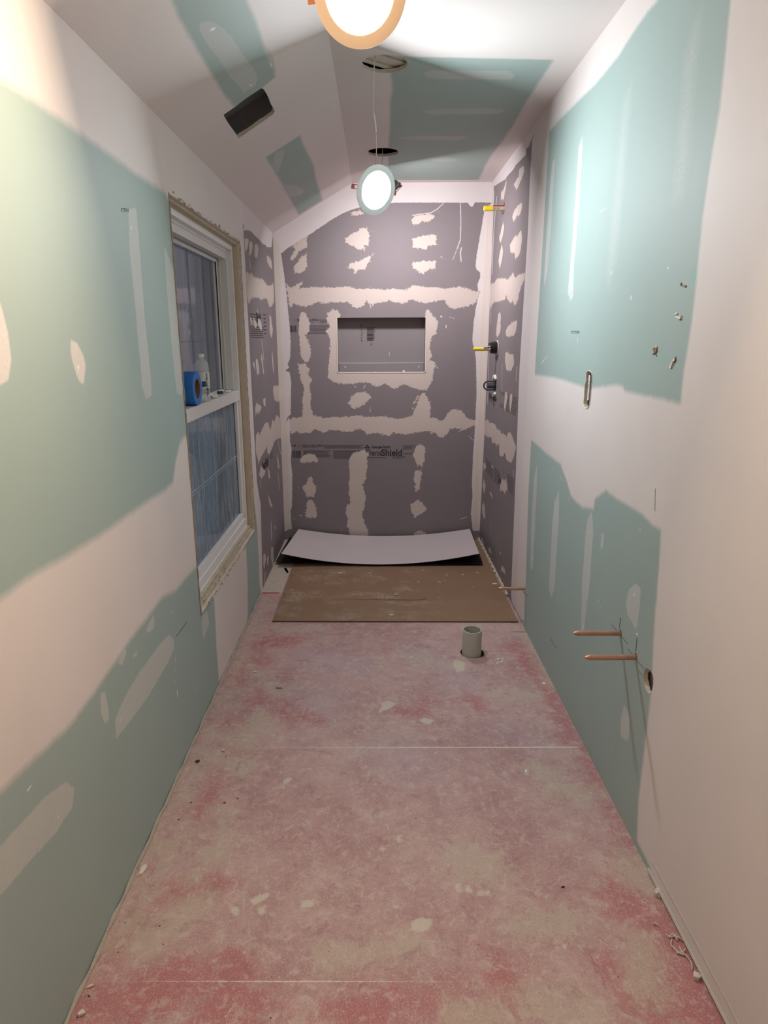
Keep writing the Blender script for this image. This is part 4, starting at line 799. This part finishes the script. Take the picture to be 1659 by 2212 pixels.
# shower valve guard
vy, vz = onright(1074, 751)
t = thing('shower_valve', 'round black shower valve body sticking out of the grey side wall', 'valve', (R, vy, vz))
bm = bmesh.new(); lathe(bm, (.0, 0, 0), (-1, 0, 0), [(-.02, .034), (.004, .037), (.020, .037), (.034, .035), (.042, .033), (.045, .020), (.056, .014)], 32); link('valve_guard', bm, M_black, t, smooth=True)
bm = bmesh.new()
for k in range(3): box(bm, -.052, -.020, -.024+.018*k, -.020+.018*k, .016, .030)
link('guard_rib', bm, M_dgrey, t, bevel=.001)
bm = bmesh.new(); lathe(bm, (0, 0, 0), (-1, 0, 0), [(-.002, .044), (.003, .044)], 32); link('back_flange', bm, M_vinyl, t)
M_yel = mat('yellow_plastic', (.80, .62, .03), .45); M_lbl = mat('cream_label', (.62, .52, .36), .6); M_red = mat('label_red', (.38, .05, .08), .5)
def marker(name, label, y, z, x0, x1, r, lw):
    t = thing(name, label, 'test stub', (x0, y, z))
    ln = x0-x1
    bm = bmesh.new(); lathe(bm, (0, 0, 0), (-1, 0, 0), [(-.01, r*.92), (ln-lw, r*.92)], 12, capb=False); ls_ = link('label_sleeve', bm, M_lbl, t)
    bm = bmesh.new(); lathe(bm, (0, 0, 0), (-1, 0, 0), [(ln-lw, r), (ln-.003, r), (ln, r*.8)], 12); link('yellow_cap', bm, M_yel, t)
    bm = bmesh.new(); box(bm, -(ln-lw), 0, -r*.96, -r*.5, r*.62, r*.99); link('red_stripe', bm, M_red, ls_)
    cu = bpy.data.curves.new('x', 'FONT'); cu.body = '|||| |||'; cu.size = r*1.0; o = bpy.data.objects.new('x', cu); C.objects.link(o)
    me = bpy.data.meshes.new_from_object(o.evaluated_get(bpy.context.evaluated_depsgraph_get())); bpy.data.objects.remove(o)
    me.transform(Matrix.Translation((-(ln-lw)+.004, -r*.985, -r*.35)) @ Matrix.Rotation(PI/2, 4, 'X')); me.materials.clear(); me.materials.append(M_ink)
    o = bpy.data.objects.new('label_lettering', me); C.objects.link(o); o.parent = ls_
    return t
sy, sz = onright(1089, 450); x1 = hit(1045, 448, 'y', sy).x
mk = marker('capped_pipe_stub', 'yellow-capped stub with a cream and red label, high on the shower side wall', sy, sz, R, x1, .0150, .052)
bm = bmesh.new(); box(bm, -.006, .004, -.012, .012, -.030, .030); link('wall_strap', bm, mat('strap_brown', (.25, .18, .12), .7), mk)
x0 = R-.052; x1 = hit(1022, 754, 'y', vy).x
marker('yellow_wedge', 'yellow plastic rod pushed into the black shower valve', vy-.012, vz-.008, x0, x1, .0110, .062)
# diverter
dy, dz = onright(1070, 833)
t = thing('diverter_valve', 'small dark grey valve handle on a white bracket below the black shower valve', 'valve', (R, dy, dz))
bm = bmesh.new()
prof = []
for k in range(24):
    a_ = PI/2+PI*k/23; prof.append((-.046+.030*math.cos(a_), .030*math.sin(a_)))
out = [(-.002, .030)]+prof+[(-.002, -.030)]
inn = [(-.010, .022)]+[(-.046+.022*math.cos(PI/2+PI*k/23), .022*math.sin(PI/2+PI*k/23)) for k in range(24)]+[(-.010, -.022)]
for y_ in (-.010, .010):
    A_ = [bm.verts.new((x_, y_, z_)) for x_, z_ in out]; B_ = [bm.verts.new((x_, y_, z_)) for x_, z_ in inn]
    for k in range(len(out)-1): bm.faces.new((A_[k], A_[k+1], B_[k+1], B_[k]))
    if y_ < 0: A0, B0 = A_, B_
for k in range(len(out)-1): bm.faces.new((A0[k], A0[k+1], A_[k+1], A_[k])); bm.faces.new((B0[k], B0[k+1], B_[k+1], B_[k]))
link('loop_handle', bm, M_dgrey, t)
bm = bmesh.new(); lathe(bm, (0, 0, 0), (-1, 0, 0), [(-.02, .017), (.048, .0165), (.052, .013)], 20); link('valve_stem', bm, mat('stem_grey', (.07, .075, .085), .35), t, smooth=True)
bm = bmesh.new(); lathe(bm, (0, 0, 0), (-1, 0, 0), [(-.01, .031), (.008, .031)], 24); link('mounting_collar', bm, M_black, t, smooth=True)
for a0, a1 in ((42, 138), (228, 305)):
    v_ = []; bm = bmesh.new()
    for k in range(9):
        a_ = math.radians(a0+(a1-a0)*k/8)
        v_.append([bm.verts.new((x_, r_*math.cos(a_)*.8, r_*math.sin(a_))) for r_, x_ in ((.048, -.001), (.068, -.001), (.066, -.016), (.050, -.012))])
    for p_, q_ in zip(v_[:-1], v_[1:]):
        for k in range(4): bm.faces.new((p_[k], p_[(k+1) % 4], q_[(k+1) % 4], q_[k]))
    bm.faces.new(v_[0]); bm.faces.new(v_[-1])
    link('white_bracket', bm, M_vinyl, t)

bm = bmesh.new(); q_ = spline([(R-.0012, a_[0], a_[1]) for a_ in SLOT+SLOT[:1]], 3); tube(bm, [p_+Vector((0, .0006*math.sin(i*3.3), 0)) for i, p_ in enumerate(q_)], [.0012+.0006*math.sin(i*2.3) for i in range(len(q_))], 6); link('torn_rim', bm, M_scarw, wr)
# strip inside the slot
cy_ = sum(p[0] for p in SLOT)/len(SLOT); cz_ = sum(p[1] for p in SLOT)/len(SLOT)
t = thing('cable_strip', 'narrow white printed strip set inside the ragged slot cut in the wall', 'strip', (R+.004, cy_+.003, cz_+.004))
bm = bmesh.new(); box(bm, -.002, .002, -.006, .006, -.045, .042); link('label_face', bm, mat('white_strip', (.82, .82, .84), .4), t, bevel=.001)
M_gi = mat('grey_ink', (.25, .25, .27), .6)
for zz in (.018, .008, .003, -.004, -.036):
    bm = bmesh.new(); box(bm, -.003, -.002, -.002, .001, zz, zz+.003); link('printed_dash', bm, M_gi, t)

# ================================================================== FLOOR SHEETS
def sheet(name, corners, nx, ny, zf, th, mats, label, cat):
    """bilinear sheet with a height function and real thickness; top slot 0, underside slot 1"""
    a, b, c, d = [Vector((*p, 0)) for p in corners]; bm = bmesh.new(); top, bot = [], []
    for j in range(ny+1):
        for i in range(nx+1):
            s, t_ = i/nx, j/ny; p = (a*(1-s)+b*s)*(1-t_)+(d*(1-s)+c*s)*t_
            dx, dyy, z = zf(s, t_); top.append(bm.verts.new((p.x+dx, p.y+dyy, z+th))); bot.append(bm.verts.new((p.x+dx, p.y+dyy, z)))
    g = lambda i, j: j*(nx+1)+i
    for j in range(ny):
        for i in range(nx):
            f = bm.faces.new([top[k] for k in (g(i, j), g(i+1, j), g(i+1, j+1), g(i, j+1))]); f.material_index = 0
            f = bm.faces.new([bot[k] for k in (g(i, j), g(i+1, j), g(i+1, j+1), g(i, j+1))]); f.material_index = 1
    for seq in ([g(i, 0) for i in range(nx+1)], [g(i, ny) for i in range(nx+1)], [g(0, j) for j in range(ny+1)], [g(nx, j) for j in range(ny+1)]):
        for p, q in zip(seq[:-1], seq[1:]): bm.faces.new((top[p], top[q], bot[q], bot[p])).material_index = 1
    o = link(name, bm, mats, None, smooth=True); tag(o, label, cat); return o
def cardmat():
    m = bpy.data.materials.new('brown_cardboard'); m.use_nodes = True; t = NT(m); b = t.b; co = t.n('ShaderNodeTexCoord').outputs['Object']
    wv = t.n('ShaderNodeTexWave', _bands_direction='X'); t.link(co, wv.inputs[0]); wv.inputs['Scale'].default_value = 34; wv.inputs['Distortion'].default_value = .6
    n1 = t.noise(co, 3.0, 5, .65); n2 = t.noise(co, 60, 4, .7); n3 = t.noise(t.mapp(co, (1, 1.4, 1)), 5, 6, .72)
    col = t.mix(n1, (.235, .14, .082), (.285, .185, .11))
    sp_ = t.math('MULTIPLY', t.ramp(n3, .47, .66), t.math('ADD', t.math('MULTIPLY', t.ramp(n2, .42, .6), .55), t.math('MULTIPLY', wv.outputs['Fac'], .25)))
    sep = t.n('ShaderNodeSeparateXYZ'); t.link(co, sep.inputs[0])
    rg = t.math('SUBTRACT', 1.0, t.ramp(sep.outputs[0], .12, .45)); sp_ = t.math('MULTIPLY', sp_, rg)
    col = t.mix(t.math('MULTIPLY', sp_, 1.0), col, (.48, .40, .33))
    t.link(col, b.inputs['Base Color']); b.inputs['Roughness'].default_value = .42
    bp = t.n('ShaderNodeBump'); bp.inputs['Strength'].default_value = .25; bp.inputs['Distance'].default_value = .001; t.link(wv.outputs['Fac'], bp.inputs['Height']); t.link(bp.outputs[0], b.inputs['Normal'])
    return m
M_edge = mat('cardboard_edge', (.10, .055, .03), .8)
a, b_ = onfloor(588,1344), onfloor(1119,1345)
def zc_(s, t_):
    cr = .0035*math.exp(-((t_-.185)/.012)**2)
    return (0, 0, .003+cr+.006*(1-s)*math.exp(-t_*14)*0+.002*math.sin(s*9)*math.sin(t_*7)**2)
cb = sheet('cardboard_sheet', [a, b_, (.727, D-.012), (-.548, D-.012)], 40, 90, zc_, .004, [cardmat(), M_edge], 'large flat brown cardboard sheet covering the shower floor, dusty with white specks', 'cardboard')
M_drip = mat('drip_white', (.66, .62, .55), .7)
for px, py, r_ in ((1068,1264,.017), (1031,1240,.012), (949,1260,.010), (904,1260,.010), (966,1243,.005), (965,1245,.011), (1000,1244,.012), (913,1235,.010), (961,1257,.007), (1022,1272,.006), (631,1277,.010), (625,1253,.005), (979,1286,.004), (949,1294,.008), (596,1324,.005), (1078,1310,.003), (735,1240,.014), (798,1241,.012), (855,1287,.012), (845,1332,.016), (952,1261,.005)):
    bm = bmesh.new(); x_, y_ = onfloor(px, py); n_ = 9
    vs = [bm.verts.new((x_+r_*math.cos(2*PI*k/n_)*random.uniform(.7, 1.1), y_+.55*r_*math.sin(2*PI*k/n_)*random.uniform(.7, 1.1), .0095)) for k in range(n_)]
    tp = bm.verts.new((x_, y_, .0105))
    for k in range(n_): bm.faces.new((vs[k], vs[(k+1) % n_], tp))
    link('paint_drip', bm, M_drip, cb)
bm = bmesh.new()
for p0, p1 in (((614,1286),(687,1287)), ((690,1297),(905,1299)), ((905,1299),(920,1296)), ((612,1283),(614,1290))):
    A_ = onfloor(*p0); B_ = onfloor(*p1); tube(bm, [(A_[0], A_[1], .0080), (B_[0], B_[1], .0080)], .0011, 5)
link('crease', bm, M_edge, cb)
# pale curled board lying on top
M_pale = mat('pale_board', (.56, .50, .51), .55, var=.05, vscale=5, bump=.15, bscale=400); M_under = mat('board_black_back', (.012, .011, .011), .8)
fl_, fr_ = onfloor(596,1221), onfloor(1043,1228)
fl_, fr_ = (-.664, fl_[1]), (.690, fr_[1]+.03)
def zw(s, t_):
    e_ = (2*s-1)
    lift = .075*abs(e_)**2.0*(1-.25*t_)
    lift *= (1.0 if s < .5 else .95)
    return (0, 0, .0175+lift+.012*t_)
ws = sheet('pale_board', [(fl_[0]+.05, 4.00), (fr_[0]-.04, 4.00), (.668, D-.03), (-.570, D-.03)], 50, 20, zw, .004, [M_pale, M_under], 'pale grey curled panel with black underside lying on the brown cardboard by the back wall', 'board')
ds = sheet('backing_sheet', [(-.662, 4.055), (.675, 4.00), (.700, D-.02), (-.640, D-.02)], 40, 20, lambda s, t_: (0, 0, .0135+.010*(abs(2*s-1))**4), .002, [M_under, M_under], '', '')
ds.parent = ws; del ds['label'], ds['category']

# peeled flap by the right shower wall
bm = bmesh.new(); vs = []
for j in range(7):
    for i in range(5):
        s, t_ = i/4, j/6; y_, z_ = onright(*C1((460+60*s, 680+150*t_))[0]); 
        vs.append(bm.verts.new((R-.004-.035*math.sin(s*2.2)*(1-t_*.4), y_+.02*s, max(z_, .012))))
for j in range(6):
    for i in range(4): bm.faces.new([vs[k] for k in (j*5+i, j*5+i+1, (j+1)*5+i+1, (j+1)*5+i)])
o = link('peeled_flap', bm, mat('flap_paper', (.42, .36, .33), .7), None, smooth=True); sd_ = o.modifiers.new('s', 'SOLIDIFY'); sd_.thickness = .0015
tag(o, 'small curled scrap of grey paper standing at the foot of the shower side wall', 'scrap')
# bead of thinset along the wall foot
bm = bmesh.new(); pts = [(R-.004-.003*math.sin(k*1.9), 3.50+(D-3.50)*k/40, .010+.002*math.sin(k*3.1)) for k in range(41)]
tube(bm, pts, [.007+.002*math.sin(k*2.3) for k in range(41)], 8); o = struct(link('trim_1', bm, mat('thinset_bead', (.58, .50, .42), .8, var=.1, vscale=60), None, smooth=True))
bm = bmesh.new(); pts = [(R-.003, YF+.1+(1.40-YF)*k/30, .012) for k in range(31)]; tube(bm, pts, .0045, 6); pts2 = [(R-.0015, YF+.1+(1.40-YF)*k/30, .052+.002*math.sin(k)) for k in range(31)]; tube(bm, pts2, .0018, 6)
struct(link('baseboard_right', bm, mat('foot_compound', (.50, .45, .41), .8, var=.1), None, smooth=True))
bm = bmesh.new()
pts = [(L+.005+.002*math.sin(k*1.7), 1.0+(3.55-1.0)*k/50, .004) for k in range(51)]; tube(bm, pts, [.005+.002*math.sin(k*2.9) for k in range(51)], 6)
struct(link('baseboard_left', bm, mat('foot_dirt', (.42, .37, .31), .9, var=.2, vscale=40), None, smooth=True))

# ================================================================== THINGS ON THE WINDOW LEDGE
LZ = 1.1662
rr = .0665; ty = 2.653
t = thing('tape_roll', 'wide roll of blue painter tape standing on the window ledge', 'tape', (-.748, ty, LZ+rr))
bm = bmesh.new(); lathe(bm, (-.036, 0, 0), (1, 0, 0), [(0, .040), (.0, rr-.001), (.001, rr), (.018, rr), (.0182, rr-.0006), (.0188, rr), (.041, rr), (.0412, rr-.0006), (.042, rr), (.071, rr), (.072, rr-.001), (.072, .040), (0, .040)], 64, capa=False, capb=False)
link('blue_tape', bm, mat('painter_blue', (.03, .20, .62), .55, var=.12, vscale=90), t, smooth=True)
bm = bmesh.new(); lathe(bm, (-.036, 0, 0), (1, 0, 0), [(0, .0402), (.0722, .0402), (.0722, .036), (0, .036), (0, .0402)], 48, capa=False, capb=False)
ck_ = link('cardboard_core', bm, mat('core_card', (.20, .12, .07), .8), t, smooth=True)
bm = bmesh.new()
for k in range(3):
    a_ = math.radians(200+25*k); box(bm, -.01+.02*k, -.002+.02*k, .0355*math.cos(a_)-.002, .0355*math.cos(a_)+.002, .0355*math.sin(a_)-.004, .0355*math.sin(a_)+.006)
link('core_printing', bm, M_ink, ck_)
# bottle
by = 2.83
t = thing('water_bottle', 'clear plastic water bottle with white label behind the blue tape roll', 'bottle', (-.738, by, LZ))
M_pet = bpy.data.materials.new('clear_plastic'); M_pet.use_nodes = True; nt = M_pet.node_tree; b = nt.nodes['Principled BSDF']
b.inputs['Base Color'].default_value = (.80, .86, .88, 1); b.inputs['Roughness'].default_value = .08; b.inputs['Alpha'].default_value = .34; b.inputs['Specular IOR Level'].default_value = .8
bp_ = [(.0, .020), (.002, .030), (.012, .0315), (.03, .0315), (.034, .030), (.038, .0315), (.055, .0315), (.1, .0312), (.118, .0318), (.138, .0318), (.152, .0305), (.164, .0255), (.172, .0185), (.176, .0135), (.178, .0125), (.184, .0125)]
bm = bmesh.new(); lathe(bm, (0, 0, 0), (0, 0, 1), bp_, 40, capb=False); link('bottle_body', bm, M_pet, t, smooth=True)
bm = bmesh.new(); lathe(bm, (0, 0, .182), (0, 0, 1), [(0, .0142), (.001, .0148), (.013, .0148), (.014, .014)], 32); link('cap', bm, M_vinyl, t, smooth=True)
bm = bmesh.new(); lathe(bm, (0, 0, .055), (0, 0, 1), [(0, .0319), (.066, .0319)], 40, capa=False, capb=False); lw_ = link('label_wrap', bm, mat('bottle_label', (.66, .70, .66), .5), t, smooth=True)
bm = bmesh.new(); cc_ = math.atan2(-by, .742)
def cyl(a_, z_, r_=.0323): return (r_*math.cos(a_), r_*math.sin(a_), z_)
for k in range(16):
    z0 = .116-k*.0058; w_ = random.uniform(.22, .42); a0 = cc_+.50+random.uniform(-.04, .04)
    quad(bm, cyl(a0, z0), cyl(a0+w_, z0), cyl(a0+w_, z0-.0038), cyl(a0, z0-.0038))
link('label_printing', bm, M_ink, lw_)
bm = bmesh.new(); 
for k in range(6): quad(bm, cyl(cc_-.05+.09*k, .085, .0322), cyl(cc_+.04+.09*k, .085, .0322), cyl(cc_+.04+.09*k, .062, .0322), cyl(cc_-.05+.09*k, .062, .0322))
link('label_blue_band', bm, mat('label_navy', (.02, .05, .16), .5), lw_)

def chip(name, label, cat, pos, size, th, m, seed, curl=0, rot=0, asp=.6, group=None):
    r_ = random.Random(seed); bm = bmesh.new(); n_ = 11
    ang = sorted(r_.uniform(0, 2*PI) for _ in range(n_)); P_ = [(size*math.cos(a)*r_.uniform(.65, 1), size*asp*math.sin(a)*r_.uniform(.6, 1)) for a in ang]
    c, s = math.cos(rot), math.sin(rot); P_ = [(x*c-y*s, x*s+y*c) for x, y in P_]
    zz = lambda x, y: curl*((x*x+y*y)/size**2)
    b0 = [bm.verts.new((x, y, zz(x, y))) for x, y in P_]; b1 = [bm.verts.new((x*.9, y*.9, th+zz(x, y)*.9+r_.uniform(-.2, .2)*th)) for x, y in P_]
    ct = bm.verts.new((0, 0, th*1.2)); cb_ = bm.verts.new((0, 0, 0))
    for k in range(n_):
        k2 = (k+1) % n_; bm.faces.new((b0[k], b0[k2], b1[k2], b1[k])); bm.faces.new((b1[k], b1[k2], ct)); bm.faces.new((b0[k2], b0[k], cb_))
    o = link(name, bm, m, None, loc=pos); tag(o, label, cat, group); return o
M_chip = mat('plaster_chip', (.66, .61, .54), .85, var=.1, vscale=60); M_chipw = mat('white_chip', (.80, .80, .78), .8); M_chipd = mat('dark_chip', (.07, .06, .05), .9)
chip('plaster_chip', 'thin white plaster flake at the near end of the window ledge', 'chip', (-.735, 2.45, LZ+.0005), .030, .006, M_chipw, 1, .004)
chip('plaster_chip', 'white plaster flake on the ledge between the bottle and the dark crumbs', 'chip', (-.742, 3.02, LZ+.0005), .045, .006, M_chipw, 2, .005, 1.4)
chip('plaster_chip', 'small white flake at the far right corner of the window ledge', 'chip', (-.745, 3.33, LZ+.0005), .032, .006, M_chipw, 3, .004, 1.2)
chip('debris_crumb', 'dark crumb of dirt at the far end of the window ledge', 'debris', (-.755, 3.22, LZ+.0005), .026, .010, M_chipd, 4, .004, 1.3)

# ================================================================== FLOOR DEBRIS
def fc(label, px, py, size, th, m, seed, curl=0, rot=0, asp=.5, z=0, name='plaster_chip'):
    x_, y_ = onfloor(px, py); chip(name, label, 'chip', (x_, y_, z+.0006), size, th, m, seed, curl, rot, asp)
fc('long cream paint flake lying on the floor by the left wall', 308, 1880, .026, .003, M_chip, 11, .002, 1.45, .42)
fc('broken lump of white plaster at the foot of the right wall', 1421, 1932, .017, .014, M_chip, 12, 0, .6, .8)
fc('smaller broken plaster piece at the wall foot near the lower right corner', 1505, 2112, .014, .009, M_chip, 13, 0, .3, .8)
fc('semicircular white flake lying close to the right wall', 1175, 1477, .012, .002, M_chipw, 14, .001, 1.2, .6)
fc('curled white shaving near the lower left wall edge', 192, 2132, .018, .002, M_chip, 15, .005, .2, .25)
fc('upturned pale flake in the lower left corner of the floor', 178, 2193, .012, .006, M_chip, 16, .003, .2, .8)
fc('narrow white sliver standing left of the plastic drain pipe', 889, 1421, .016, .002, M_chipw, 17, .001, .9, .2)
fc('crumbly white plaster pile right of the plastic drain pipe', 1080, 1426, .022, .006, M_chip, 18, 0, .2, .5)
fc('small pale flake on the red patch near the left wall', 551, 1452, .014, .002, M_chip, 19, .002, -.4, .5)
fc('thin dark twig lying on the floor above the first seam', 603, 1487, .022, .002, M_chipd, 20, .001, -.1, .15, name='debris_crumb')
fc('brown crumb near the left wall just below the floor seam', 427, 1646, .010, .006, M_chipd, 21, 0, .4, .6, name='debris_crumb')
fc('dark flake by the left end of the floor seam', 482, 1623, .012, .005, M_chip, 22, .003, -.5, .4)
fc('white teardrop flake beside the dusty patch on the right', 1136, 1667, .011, .002, M_chipw, 23, .001, 1.3, .45)
fc('dark splinter lying on the floor at the right', 1214, 1917, .008, .003, M_chipd, 24, 0, 0, .25, name='debris_crumb')
fc('tiny red-brown crumb on the pale patch at the left', 485, 1735, .006, .003, mat('red_crumb', (.25, .05, .04), .8), 25, 0, 0, .5, name='debris_crumb')
# curly shavings by the right wall
bm = bmesh.new(); SH = Z(1200, 1500, 3.1075)
for q_ in (((735,1620),(770,1640),(800,1630),(830,1640)), ((780,1650),(775,1690),(800,1720),(820,1750)), ((820,1740),(850,1745),(880,1770),(910,1810),(915,1860)), ((760,1640),(790,1620),(815,1660)), ((800,1640),(840,1650),(860,1665)), ((830,1700),(850,1740),(870,1720)), ((790,1715),(830,1745),(860,1760)), ((650,1550),(670,1545),(690,1560))):
    pts = [(*onfloor(*p), .003+.003*random.random()) for p in SH(*q_)]; tube(bm, spline(pts, 5), .0016, 5)
o = link('paper_shavings', bm, mat('shaving', (.62, .53, .47), .8), None, smooth=True); tag(o, 'tangle of thin curly pale shavings near the foot of the right wall', 'shavings'); o['kind'] = 'stuff'
# dust and crumbs nobody could count
bm = bmesh.new(); rnd = random.Random(9)
for k in range(1500):
    y_ = 1.0+2.5*rnd.random()**1.0; x_ = rnd.uniform(L+.01, R-.01)
    if rnd.random() < .35: x_ = (L+.012+rnd.random()**2*.12) if rnd.random() < .5 else (R-.012-rnd.random()**2*.15)
    if (x_-PIPE[0])**2+(y_-PIPE[1])**2 < .065**2 or y_ > 3.13: continue
    s_ = rnd.uniform(.0008, .0026)*(2.2 if rnd.random() < .05 else 1); a0 = rnd.random()*6; asp = rnd.choice((.25, .5, .9)); h_ = rnd.uniform(.0006, .002)
    mi = 1 if rnd.random() < .22 else 0
    P_ = [(s_*math.cos(a), s_*asp*math.sin(a)) for a in (0, 1.3, 2.5, 3.8, 5)]; c, s = math.cos(a0), math.sin(a0)
    vs = [bm.verts.new((x_+p[0]*c-p[1]*s, y_+p[0]*s+p[1]*c, .0003)) for p in P_]; tp = bm.verts.new((x_, y_, h_))
    for q_ in range(5): bm.faces.new((vs[q_], vs[(q_+1) % 5], tp)).material_index = mi
for k in range(800):   # thin paper fibres
    y_ = 1.0+2.1*rnd.random(); x_ = rnd.uniform(L+.01, R-.01)
    if (x_-PIPE[0])**2+(y_-PIPE[1])**2 < .07**2: continue
    a_ = rnd.random()*6.3; ln = rnd.uniform(.003, .011); cv = rnd.uniform(-90, 90)*ln/.01; w_ = rnd.uniform(.0002, .00045); pv = None
    for q_ in range(5):
        nx_, ny_ = -math.sin(a_)*w_, math.cos(a_)*w_; v2 = (bm.verts.new((x_+nx_, y_+ny_, .0006)), bm.verts.new((x_-nx_, y_-ny_, .0006)))
        if pv: bm.faces.new((pv[0], v2[0], v2[1], pv[1])).material_index = 0
        pv = v2; x_ += math.cos(a_)*ln/4; y_ += math.sin(a_)*ln/4; a_ += math.radians(cv)/4
o = link('floor_crumbs', bm, [mat('crumb_pale', (.60, .50, .44), .9), mat('crumb_dark', (.12, .07, .06), .9)], None); o['kind'] = 'stuff'; tag(o, 'tiny pale and dark crumbs scattered over the pink floor', 'debris')
# little torn tab on the beige floor strip
x_, y_ = onfloor(612, 1232)
bm = bmesh.new(); v_ = [bm.verts.new(p) for p in ((x_, y_+.03, .004), (x_+.014, y_+.035, .004), (x_+.040, y_-.045, .004), (x_+.030, y_-.05, .004))]; bm.faces.new(v_)
bmesh.ops.solidify(bm, geom=bm.faces[:], thickness=.001); o = link('paper_strip', bm, M_chipw, None); tag(o, 'thin white paper strip lying at the left edge of the brown cardboard', 'scrap')
